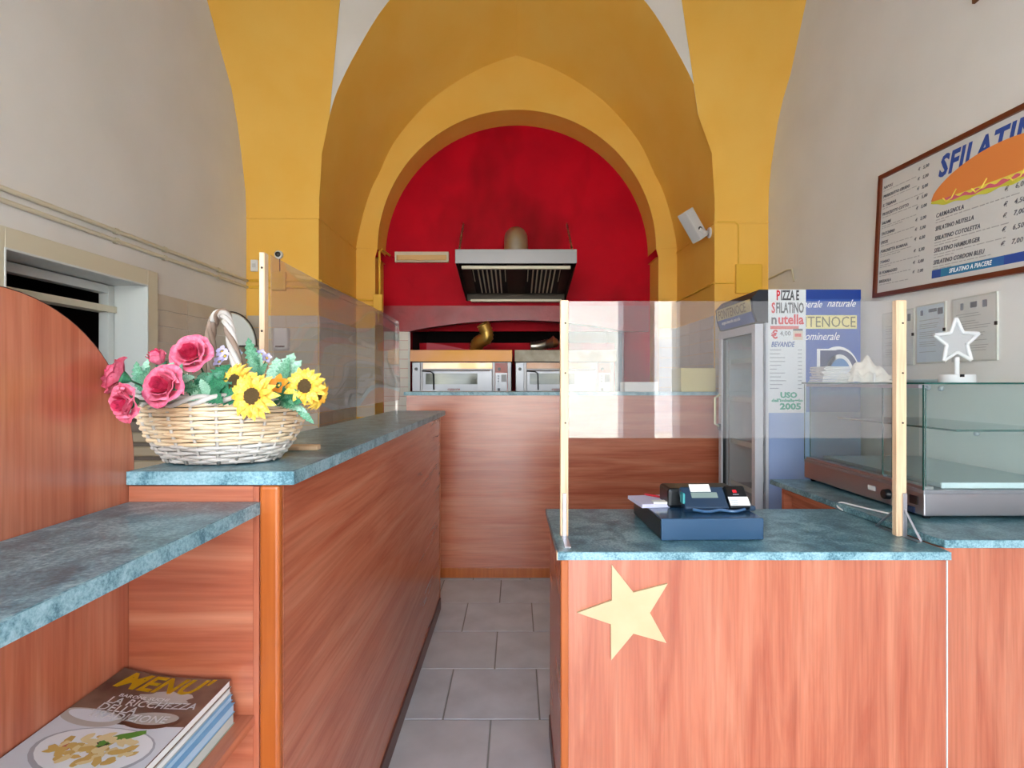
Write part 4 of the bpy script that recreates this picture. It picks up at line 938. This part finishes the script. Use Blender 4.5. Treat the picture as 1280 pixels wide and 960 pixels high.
hd = [(FX0-.020, FZ-.045), (FX0+.02, FZ), (FX0+.075, FZ), (FX0+.075, FZ-.185), (FX0+.01, FZ-.18), (FX0-.012, FZ-.12)]
part('header', prism(B(), hd, 1, FY0-.004, FY1+.004, .001), 'fridge_dark', t)
hf = part('header_sign', prism(B(), [(FX0-.0225, FZ-.048), (FX0-.0205, FZ-.048), (FX0-.0135, FZ-.118), (FX0-.0155, FZ-.118)], 1, FY0+.02, FY1-.02), flat('pale_gold', '#cdbf86'), t)
hs = part('header_sign', prism(B(), [(FX0-.0155, FZ-.119), (FX0-.0135, FZ-.119), (FX0+.008, FZ-.178), (FX0+.006, FZ-.178)], 1, FY0+.02, FY1-.02), 'adblue2', t)
text('FONTENOCE', 'header_lettering', flat('gold_brown', '#7d6a3a'), hf, (FX0-.0215, FY1-.06, FZ-.112), (0, -1, 0), (-.12, 0, 1), .075, sx=.95, bold=.001)
text('acqua minerale naturale', 'header_lettering', 'print_white', hs, (FX0-.014, FY1-.10, FZ-.150), (0, -1, 0), (-.3, 0, 1), .03, shear=.4)
dr = part('door', frame_rect(B(), FY0+.002, FY1-.002, .13, FZ-.19, .045, lambda u, v, q: Vector((FX0+q, u, v)), 0, .045), 'fr', t)
obj('door_glass', bx(FX0+.015, FX0+.022, FY0+.047, FY1-.047, .175, FZ-.235), 'glass', dr)
obj('gasket', frame_rect(B(), FY0+.045, FY1-.045, .173, FZ-.233, .008, lambda u, v, q: Vector((FX0+q, u, v)), .01, .03), 'black', dr)
hn = obj('handle', tube(B(), [(FX0, FY1-.03, 1.08), (FX0-.035, FY1-.03, 1.10), (FX0-.035, FY1-.03, 1.27), (FX0, FY1-.03, 1.29)], .008, 8), pm('pale_brass_handle', '#c7c098', .3, .5), dr)
obj('lock', bx(FX0-.012, FX0, FY1-.05, FY1-.01, 1.06, 1.10, .003), 'black', dr)
for z in (.45, .72, .99, 1.26, 1.50):
    s_ = part('shelf', bx(FX0+.07, FX1-.035, FY0+.035, FY1-.035, z-.004, z), 'steel', t)
    obj('price_rail', bx(FX0+.066, FX0+.07, FY0+.035, FY1-.035, z-.012, z+.018), 'whitep', s_)
yf = FY0-.0015
sg = part('advertising_panel', bx(FX0+.075, FX1-.002, yf, FY0, .10, FZ), 'adblue', t)
def AD(px, py): q = P(px, py, yf); return q
def pane_px(name, x0, y0, x1, y1, mat, par, lift): 
    a, b_ = AD(x0, y1), AD(x1, y0); return part2(name, bx(a.x, b_.x, yf-lift-.0006, yf-lift, a.z, b_.z), mat, par)
def part2(name, bm, mat, par): return obj(name, bm, mat, par)
def tpx(s, px, py, size_px, mat, par, lift=.0022, name='lettering', to=None, **k):
    q = AD(px, py)
    if to: k['fit'] = (to-px)*yf/695
    return text(s, name, mat, par, (q.x, yf-lift, q.z), (1, 0, 0), (0, 0, 1), size_px*yf/695, **k)
pane_px('top_band', 961, 362, 1076, 374, 'adblue2', sg, .0002)
pane_px('pale_field', 961, 515, 1076, 650, 'adpale', sg, .0002)
pane_px('gold_band', 990, 394, 1071, 411, flat('ad_gold', '#efe39a', .4), sg, .0004)
tpx('naturale', 1033, 383.5, 13, 'print_white', sg, shear=.45, to=1069); tpx('minerale', 994, 384.5, 13, 'print_white', sg, shear=.45, to=1027)
tpx('FONTENOCE', 977, 408.8, 19, flat('ad_bronze', '#6d6a4e'), sg, to=1068)
tpx('oligominerale', 990, 425, 14, 'print_white', sg, shear=.45, to=1048)
def ellipse_px(name, cx_, cy_, rx, ry, mat, lift, a0=0, a1=2*PI):
    n = 36; bm = B(); c_ = AD(cx_, cy_); cc = bm.verts.new((c_.x, yf-lift, c_.z)); ring = []
    for k in range(n+1):
        a = a0+(a1-a0)*k/n; q = AD(cx_+rx*math.cos(a), cy_-ry*math.sin(a)); ring.append(bm.verts.new((q.x, yf-lift, q.z)))
    for k in range(n): bm.faces.new((cc, ring[k], ring[k+1]))
    return part2(name, bm, mat, sg)
ellipse_px('swirl_outline', 1047, 466, 27, 33, 'print_white', .0010, 0, PI); pane_px('swirl_outline', 1021, 436, 1045, 470, 'print_white', sg, .0009)
ellipse_px('swirl_dark', 1049, 466, 24, 29, flat('ad_night', '#2b3566'), .0014, 0, PI); pane_px('swirl_dark', 1025, 438, 1045, 470, 'ad_night', sg, .0012)
ellipse_px('swirl_ring', 1049, 470, 18, 27, 'print_white', .0018, 0, PI); ellipse_px('swirl_sky', 1050, 472, 14, 24, flat('ad_sky', '#4a86c4'), .0021, 0, PI)
pl_ = pane_px('price_list', 960, 362, 1007, 516, flat('list_paper', '#e3e6e8', .5), sg, .0026)
L = dict(lift=.0036)
tpx('P', 970, 375, 17, 'logo_red', pl_, to=974.5, bold=.0022, **L); tpx('IZZA E', 975.5, 375, 17, 'ink', pl_, to=998, bold=.0022, **L)
tpx('S', 964, 391, 18, 'logo_red', pl_, to=968.5, bold=.0022, **L); tpx('FILATINO', 969.5, 391, 18, 'ink', pl_, to=1004, bold=.0022, **L)
tpx('n', 963.5, 405, 17, 'ink', pl_, to=970, bold=.0022, **L); tpx('utella', 972, 405, 17, 'logo_red', pl_, to=1004, bold=.0022, **L)
pane_px('red_band', 962.5, 407.5, 998, 411.5, flat('band_red', '#dc6a66'), pl_, .0034)
tpx('€', 964, 423, 14, 'logo_red', pl_, to=972, bold=.002, **L); tpx('4,00', 974.5, 419.5, 8, 'ink', pl_, **L)
pane_px('jar_picture', 991, 413, 1003, 425, flat('jar_cream', '#dccdb8'), pl_, .0034); pane_px('jar_lid', 991, 411, 1003, 413.5, 'board_ink', pl_, .0036); pane_px('jar_label', 993, 417, 1001, 421, 'band_red', pl_, .0040)
tpx('BEVANDE', 963.5, 433.5, 9, flat('list_blue', '#4a5f9c'), pl_, shear=.25, to=993, bold=.001, **L)
bm = B()
for i in range(11):
    a, b_ = AD(962, 438+i*4.8), AD(962+random.uniform(8, 22), 437+i*4.8); box(bm, a.x, b_.x, yf-.0040, yf-.0034, a.z, b_.z)
    a, b_ = AD(997, 438+i*4.8), AD(1002, 437+i*4.8); box(bm, a.x, b_.x, yf-.0040, yf-.0034, a.z, b_.z)
o = part2('print_lines', bm, 'print_grey', pl_); o['kind'] = 'stuff'
gr = flat('list_green', '#4aa88a')
tpx('USO', 975, 497, 9.5, gr, pl_, to=996, bold=.002, **L); tpx("dell'imballaggio", 964, 502.3, 5.5, gr, pl_, to=1003, bold=.001, **L); tpx('2005', 974.5, 511.5, 10.5, gr, pl_, bold=.002, to=1001, **L)

# ------------------------------------------------------------ staff side: louvred cabinet behind the bar
t = thing('louvred_cabinet', 'low brown louvred cabinet glimpsed between side panel and basket', 'cabinet', (-1.35, 2.1, 0))
part('body', bx(-1.55, -1.15, 1.92, 2.30, .0, 1.235, .003), flat('dark_brown_wood', '#4a3c30'), t)
for k in range(24): part('slat', bx(-1.53, -1.17, 1.905, 1.92, .06+k*.048, .06+k*.048+.034, .004, 1), flat('louvre_brown', '#75654e'), t)

# ------------------------------------------------------------ wicker basket
M['wick'] = pm('tan_peeled_wicker', '#d9b48a', .6, c2='#e9d3b4', scale=9); M['wickg'] = pm('grey_weathered_wicker', '#b3a79e', .65, c2='#d0c7bf', scale=12); M['wickd'] = pm('brown_bark_wicker', '#7d5f4a', .7, c2='#9a8577', scale=9)
BC = Vector((-.648, 1.235, WT)); BR = math.radians(0)
t = thing('wicker_basket', 'oval wicker basket of artificial flowers with a twisted handle on the bar', 'basket', BC, BR)
NR = 19; HB = .125; NS = 22
def ell(h):  # rim half axes at height fraction
    q = math.sin(min(h, 1)*PI/2*.95)**.8
    return .112+.063*q, .085+.045*q
for r_ in range(NR):
    h = (r_+.5)/NR; a, b_ = ell(h); pts = []; n = NS*4; ph = r_ % 2*PI
    for k in range(n+1):
        th = 2*PI*k/n; w_ = .0042*math.sin(th*NS/2+ph); wob = .0015*math.sin(th*3+r_*1.7)
        pts.append(((a+w_)*math.cos(th), (b_+w_)*math.sin(th), .004+h*HB+wob))
    obj('wicker_strand', tube(B(), pts, .0043, 6, cap=False, flat=.95), 'wickg' if r_ < 6 else 'wick', t, smooth='all')
for k in range(NS):
    th = 2*PI*(k+.5)/NS; pts = [(ell(h)[0]*math.cos(th), ell(h)[1]*math.sin(th), h*HB) for h in (.02, .25, .5, .75, 1.0)]
    obj('stake', tube(B(), pts, .0036, 5), 'wickg', t, smooth='all')
obj('bottom', lathe(B(), [(.001, .002), (.11, .002), (.11, .006)], 30), 'wickg', t).scale = (1, .78, 1)
for q in range(3):
    pts = []; n = 120
    for k in range(n+1):
        th = 2*PI*k/n; a, b_ = ell(1.0); ph = th*9+q*2*PI/3; rr_ = .0075
        pts.append(((a+.002+rr_*math.cos(ph))*math.cos(th), (b_+.002+rr_*math.cos(ph))*math.sin(th), HB+.010+rr_*math.sin(ph)+.003*math.sin(th*4)))
    obj('rim_braid', tube(B(), pts, .0052, 6, cap=False), 'wickg', t, smooth='all')
bp, fp = Vector((-.062, .115, HB)), Vector((.098, -.105, HB)); top = Vector((.0, .02, .335))
path = spline([bp+Vector((-.02, 0, -.02)), Vector((-.083, .105, .21)), Vector((-.080, .09, .285)), Vector((-.055, .068, .325)), Vector((-.022, .04, .330)), Vector((.008, .0, .305)), Vector((.036, -.035, .255)), Vector((.072, -.075, .175)), fp+Vector((0, 0, -.03))], 12)
for q in range(4):
    pts = []
    for k, p in enumerate(path):
        tt = (path[min(k+1, len(path)-1)]-path[max(k-1, 0)]).normalized(); s_ = tt.cross(Vector((.7, .7, 0))).normalized(); u_ = s_.cross(tt); ph = k*.26+q*PI/2
        pts.append(p+s_*math.cos(ph)*.0065+u_*math.sin(ph)*.0065)
    obj('handle_strand', tube(B(), pts[:34], .0058, 6), 'wickd', t, smooth='all'); obj('handle_strand', tube(B(), pts[33:], .0058, 6), 'wickd' if q == 0 else 'wickg', t, smooth='all')
# fill of moss-green foam so that stems stand in something
obj('floral_foam', lathe(B(), [(.001, .03), (.13, .04), (.150, .105), (.12, .125), (.001, .135)], 24), flat('dark_moss', '#2d4634', .9), t).scale = (1, .72, 1)

# ------------------------------------------------------------ artificial flowers
M['rose1'] = pm('pink_rose_petal', '#e4587a', .6, c2='#ee8098', scale=5); M['rose2'] = pm('deep_pink_rose_petal', '#cf2450', .6, c2='#dd4268', scale=5)
M['sun1'] = pm('sunflower_petal', '#f5c02c', .55, c2='#f8d766', scale=12); M['sun2'] = pm('sunflower_inner_petal', '#f29a2e', .55, c2='#f6bf3a', scale=14)
M['seed'] = pm('sunflower_disc', '#4a3020', .85, c2='#8f7038', scale=120, bump=.8, bscale=160); M['leaf1'] = pm('artificial_leaf', '#3f7a54', .5, c2='#6fa384', scale=20); M['leaf2'] = pm('pale_artificial_leaf', '#7fae8e', .5, c2='#a9cdb4', scale=16); M['leaf3'] = pm('dark_artificial_leaf', '#1f5d42', .5, c2='#3d8a5e', scale=20)
M['lil'] = pm('lilac_petal', '#c3b6e6', .6, c2='#ddd4f2', scale=20); M['blu'] = pm('pale_blue_petal', '#b9cfe4', .6, c2='#d8e3f0', scale=20); M['org'] = pm('orange_petal', '#e08a1e', .6)
pcache = {}
def mesh_of(key, fn):
    if key not in pcache:
        bm = fn(); bmesh.ops.recalc_face_normals(bm, faces=bm.faces); me = bpy.data.meshes.new(key[0]); bm.to_mesh(me); bm.free()
        for p in me.polygons: p.use_smooth = True
        pcache[key] = me
    return pcache[key]
def rose_petal(r0, h, D, openn, curl, n=8):
    bm = B(); g = []
    for j in range(n+1):
        tq = j/n; row_ = []
        for i in range(n+1):
            s = -1+2*i/n; wd = D*(.55+.45*math.sin(PI*min(tq*1.1, 1)*.5)); th = s*wd
            edge = max(0, 1-.42*abs(s)**2.5*max(0, tq-.3)/.7)
            rr_ = r0*(.35+.65*min(1, tq*2.2))+openn*tq**1.6+curl*max(0, tq-.75)*4*(.4+.6*abs(s))+.035*math.sin(5*s+4*tq+r0*20)*tq
            zz = h*tq*edge-curl*2.2*max(0, tq-.8)**1.2*4+.04*math.sin(7*s+r0*30)*tq**2
            row_.append(bm.verts.new((rr_*math.cos(th), rr_*math.sin(th), zz)))
        g.append(row_)
    for j in range(n):
        for i in range(n): bm.faces.new((g[j][i], g[j][i+1], g[j+1][i+1], g[j+1][i]))
    return bm
def dirm(d): return Vector((0, 0, 1)).rotation_difference(Vector(d).normalized()).to_euler()
def flower_root(name, label, cat, group, pos, d, size, spin=0):
    o = bpy.data.objects.new(name, None); COL.objects.link(o); o.empty_display_size = .02; o.location = pos
    q = Vector((0, 0, 1)).rotation_difference(Vector(d).normalized()) @ Matrix.Rotation(spin, 4, 'Z').to_quaternion()
    o.rotation_mode = 'QUATERNION'; o.rotation_quaternion = q; o.scale = (size,)*3; return tag(o, label, cat, group)
def pet(name, me, mat, par, rz, tilt=0, loc=(0, 0, 0), sc=1):
    o = bpy.data.objects.new(name, me); COL.objects.link(o); o.parent = par; o.rotation_euler = (0, tilt, rz); o.location = loc; o.scale = (sc,)*3
    if not me.materials: me.materials.append(None)
    o.material_slots[0].link = 'OBJECT'; o.material_slots[0].material = M[mat]
    return o
def stem_to(root, pos, base, r=.002):
    a = Vector(base); m_ = root.matrix_basis.inverted(); pts = [m_ @ Vector(pos), m_ @ ((Vector(pos)+a)/2+Vector((0, .004, .012))), m_ @ a]
    obj('stem', tube(B(), pts, r/root.scale[0], 6), 'leaf3', root)
# petal rings designed on a unit-size rose of radius ~1 (scaled by size)
RINGS = [(.10, .95, 1.9, .02, 0, 2, 'rose2', 0), (.20, .98, 1.35, .05, .0, 3, 'rose2', .5), (.33, .98, 1.15, .10, .02, 3, 'rose2', 1.3), (.44, .96, .95, .16, .06, 4, 'rose1', .2), (.56, .84, .80, .30, .09, 5, 'rose1', .9), (.66, .64, .72, .46, .10, 5, 'rose1', .3)]
def rose(label, pos, d, size, base, closed=0, spin=0):
    o = flower_root('rose', label, 'flower', 'pink roses in the wicker basket', pos, d, size, spin)
    for i, (r0, h, D, op, cu, n, mt, off) in enumerate(RINGS):
        if closed and i == 5: continue
        me = mesh_of(('petal', i, closed), lambda: rose_petal(r0*(.82 if closed else 1), h*(1.15 if closed else 1), D, op*(.25 if closed else 1), cu*(.6 if closed else 1)))
        for k in range(n): pet('petal', me, mt, o, off+2*PI*k/n+random.uniform(-.12, .12), random.uniform(-.06, .06), (0, 0, -.3+.05*i*0), 1)
    me = mesh_of(('calyx',), lambda: lathe(B(), [(.05, -.75), (.20, -.6), (.36, -.35), (.42, -.22)], 12)); pet('calyx', me, 'leaf3', o, 0)
    stem_to(o, o.matrix_basis @ Vector((0, 0, -.7)), base); return o
CB = BC+Vector((0, 0, .10))
def fp_(px, py, d): return P(px, py, d)
rose('large open pink rose at the top centre of the roses', fp_(240, 443, 1.16), (.05, -1, .45), .0365, CB+Vector((-.03, 0, .02)), spin=.4)
rose('open pink rose lowest at the middle, over the basket rim', fp_(206, 483, 1.06), (-.15, -1, .25), .036, CB+Vector((-.06, -.02, 0)), spin=1.1)
rose('half-closed pink rose bud facing up behind the open roses', fp_(199, 451, 1.13), (-.35, -.45, 1), .030, CB+Vector((-.06, .02, 0)), 1, .3)
rose('pink rose seen from the side at the far left', fp_(147, 470, 1.02), (-.75, -.35, .35), .031, CB+Vector((-.10, 0, 0)), 0, .8)
rose('drooping pink rose at the lower left beside the side panel', fp_(158, 503, 1.00), (-.4, -.85, -.1), .031, CB+Vector((-.10, -.02, 0)), 0, 2.0)
def sunpetal(L, W, n=6):
    bm = B(); g = []
    for j in range(n+1):
        tq = j/n; w_ = W*math.sin(PI*(.16+.84*tq)**.9)**.8*(1 if tq < 1 else 0)+.002; x = .30+L*tq; z = .10*math.sin(PI*tq)-.12*tq*tq
        g.append([bm.verts.new((x, w_*s, z-.10*abs(s)*0+(.035*(s*s))) ) for s in (-1, -.5, 0, .5, 1)])
    for j in range(n):
        for i in range(4): bm.faces.new((g[j][i], g[j][i+1], g[j+1][i+1], g[j+1][i]))
    return bm
def sunflower(label, pos, d, size, base, spin=0):
    o = flower_root('sunflower', label, 'flower', 'yellow sunflowers in the wicker basket', pos, d, size, spin)
    m1 = mesh_of(('petal', 's1'), lambda: sunpetal(.70, .165)); m2 = mesh_of(('petal', 's2'), lambda: sunpetal(.60, .15))
    for k in range(16): pet('petal', m1, 'sun1', o, 2*PI*k/16+random.uniform(-.06, .06), random.uniform(-.05, .12), (0, 0, -.03), random.uniform(.92, 1.05))
    for k in range(13): pet('petal', m2, 'sun1' if k % 3 else 'sun2', o, 2*PI*(k+.5)/13+random.uniform(-.08, .08), random.uniform(-.22, -.08), (0, 0, .01), random.uniform(.9, 1.02))
    me = mesh_of(('disc',), lambda: lathe(B(), [(.36, -.04), (.39, .03), (.36, .09), (.22, .12), (.12, .10), (.01, .08)], 24)); pet('disc', me, 'seed', o, 0)
    me = mesh_of(('sepals',), lambda: lathe(B(), [(.05, -.25), (.3, -.12), (.42, -.06)], 14)); pet('sepals', me, 'leaf3', o, 0)
    stem_to(o, o.matrix_basis @ Vector((0, 0, -.2)), base, .0025); return o
sunflower('full-face sunflower hanging over the front rim of the basket', fp_(316, 495, 1.065), (-.05, -1, .12), .0495, CB+Vector((.05, -.03, 0)))
sunflower('sunflower partly hidden behind the full-face one, by the handle', fp_(294, 477, 1.14), (-.25, -1, .35), .045, CB+Vector((.03, .0, .02)), .2)
sunflower('right-hand sunflower turned towards the bar screen', fp_(381, 483, 1.13), (.12, -1, .15), .0425, CB+Vector((.10, -.02, 0)), .1)
sunflower('yellow flower drooping lowest at the far right of the basket', fp_(397, 494, 1.16), (.9, -.35, -.25), .034, CB+Vector((.11, .0, 0)), .3)
def floret(label, name, pos, d, size, mat, n=5, clusters=1, centre='sun1'):
    o = flower_root(name, label, 'flower', None, pos, d, size)
    me = mesh_of(('petal', 'f'), lambda: sunpetal(.75, .38))
    rnd = random.Random(label)
    for c_ in range(clusters):
        off = (0, 0, 0) if clusters == 1 else (rnd.uniform(-.9, .9), rnd.uniform(-.9, .9), rnd.uniform(-.4, .5))
        for k in range(n): pet('petal', me, mat, o, 2*PI*k/n+rnd.random()*.3, -.35+rnd.uniform(-.2, .2), off, .62 if clusters > 1 else 1)
        mc = mesh_of(('stamen',), lambda: lathe(B(), [(.14, 0), (.16, .1), (.05, .22)], 10)); pet('stamen', mc, centre, o, 0, 0, off, .7)
    stem_to(o, o.matrix_basis @ Vector((0, 0, -.1)), CB+Vector((.02, .02, 0)), .0015)
    return o
floret('lilac blossom right of the big rose, left of the handle', 'lilac_flower', fp_(271, 449, 1.20), (-.1, -1, .6), .024, 'lil', 5, 3)
floret('pale blue blossom just right of the basket handle', 'blue_flower', fp_(300, 448, 1.24), (.1, -1, .5), .019, 'blu', 5, 3)
floret('pale violet blossom spray in front of the pine screen post', 'violet_flower', fp_(333, 449, 1.24), (.1, -1, .5), .020, 'lil', 5, 4)
floret('small orange flower between the two front sunflowers', 'orange_flower', fp_(349, 482, 1.12), (-.3, -1, .4), .024, 'org', 5, 1)
floret('greenish white filler blossom below the rose bud', 'white_flower', fp_(219, 462, 1.13), (0, -1, .5), .016, 'leaf2', 6, 3)
# leaves
def leaf_mesh(L, W, teeth, n=16, droop=.25):
    bm = B(); g = []
    for j in range(n+1):
        tq = j/n; w_ = W*math.sin(PI*min(.06+tq*.94, .999))**.75*(1-.38*(j % 2)*teeth); z = -droop*L*tq*tq
        g.append([bm.verts.new((s*w_, L*tq+abs(s)*.06*L*(1-tq), z+abs(s)*w_*.35)) for s in (-1, -.5, 0, .5, 1)])
    for j in range(n):
        for i in range(4): bm.faces.new((g[j][i], g[j][i+1], g[j+1][i+1], g[j+1][i]))
    return bm
def leaf_spray(label, base_px, tips, mat):
    a0 = P(*base_px); o = bpy.data.objects.new('leaf_spray', None); COL.objects.link(o); o.location = a0; tag(o, label, 'foliage', 'leaf sprays in the wicker basket')
    for (px, py, d, wd, mt) in tips:
        tip = P(px, py, d)-a0; L = tip.length; bm = leaf_mesh(1, wd, 1); me = bpy.data.meshes.new('leaf'); bmesh.ops.recalc_face_normals(bm, faces=bm.faces); bm.to_mesh(me); bm.free()
        for p in me.polygons: p.use_smooth = True
        me.materials.append(M[mt]); lf = bpy.data.objects.new('leaf', me); COL.objects.link(lf); lf.parent = o
        yv = tip.normalized(); zv = Vector((0, -1, .35)); zv = (zv-yv*zv.dot(yv)).normalized(); xv = yv.cross(zv)
        lf.matrix_basis = Matrix((xv, yv, zv)).transposed().to_4x4() @ Matrix.Scale(L, 4)
    pts = [Vector((0, 0, 0)), (CB-a0)*.5+Vector((0, 0, .005)), CB-a0+Vector((0, .03, 0))]; obj('stem', tube(B(), pts, .0016, 5), 'leaf3', o)
    return o
leaf_spray('blue-green leaf spray between the left roses', (180, 492, 1.15), [(165, 452, 1.14, .2, 'leaf1'), (178, 448, 1.15, .2, 'leaf2'), (192, 462, 1.12, .2, 'leaf2'), (168, 470, 1.12, .2, 'leaf1'), (185, 470, 1.12, .22, 'leaf3'), (186, 500, 1.10, .22, 'leaf3'), (172, 485, 1.1, .2, 'leaf2'), (176, 462, 1.1, .2, 'leaf1')], 'leaf1')
leaf_spray('pale fern tuft below the rose bud', (225, 478, 1.13), [(212, 455, 1.12, .24, 'leaf2'), (224, 455, 1.12, .22, 'leaf1'), (236, 470, 1.10, .25, 'leaf2'), (218, 467, 1.10, .25, 'leaf2'), (238, 480, 1.1, .25, 'leaf1'), (245, 488, 1.1, .25, 'leaf1')], 'leaf2')
leaf_spray('dark serrated leaves in the middle of the basket', (262, 492, 1.13), [(238, 496, 1.09, .35, 'leaf2'), (275, 478, 1.10, .40, 'leaf3'), (285, 490, 1.10, .40, 'leaf3'), (262, 468, 1.12, .35, 'leaf3'), (250, 476, 1.11, .35, 'leaf2'), (293, 462, 1.14, .35, 'leaf1'), (246, 462, 1.15, .3, 'leaf1'), (270, 498, 1.08, .3, 'leaf3'), (296, 497, 1.10, .3, 'leaf3'), (276, 462, 1.13, .35, 'leaf3'), (240, 474, 1.13, .35, 'leaf3'), (282, 452, 1.15, .35, 'leaf3')], 'leaf3')
leaf_spray('tall serrated leaf rising right of the handle', (325, 472, 1.20), [(305, 420, 1.20, .16, 'leaf1'), (311, 445, 1.18, .22, 'leaf1'), (322, 440, 1.20, .2, 'leaf2'), (330, 455, 1.18, .25, 'leaf1')], 'leaf1')
leaf_spray('broad pale green leaves in front of the screen', (352, 486, 1.19), [(362, 440, 1.19, .30, 'leaf2'), (342, 446, 1.19, .32, 'leaf2'), (371, 450, 1.18, .28, 'leaf2'), (356, 448, 1.17, .25, 'leaf1'), (333, 462, 1.18, .3, 'leaf2')], 'leaf2')
leaf_spray('dark leaves under the right sunflower', (352, 500, 1.14), [(340, 476, 1.12, .3, 'leaf3'), (366, 488, 1.11, .3, 'leaf3'), (362, 505, 1.10, .3, 'leaf1'), (370, 500, 1.1, .25, 'leaf3'), (344, 500, 1.1, .3, 'leaf3'), (357, 478, 1.12, .3, 'leaf1'), (372, 510, 1.11, .22, 'leaf2')], 'leaf3')
leaf_spray('single long leaf trailing over the right rim of the basket', (368, 505, 1.13), [(390, 528, 1.12, .18, 'leaf1'), (382, 515, 1.12, .2, 'leaf2')], 'leaf1')
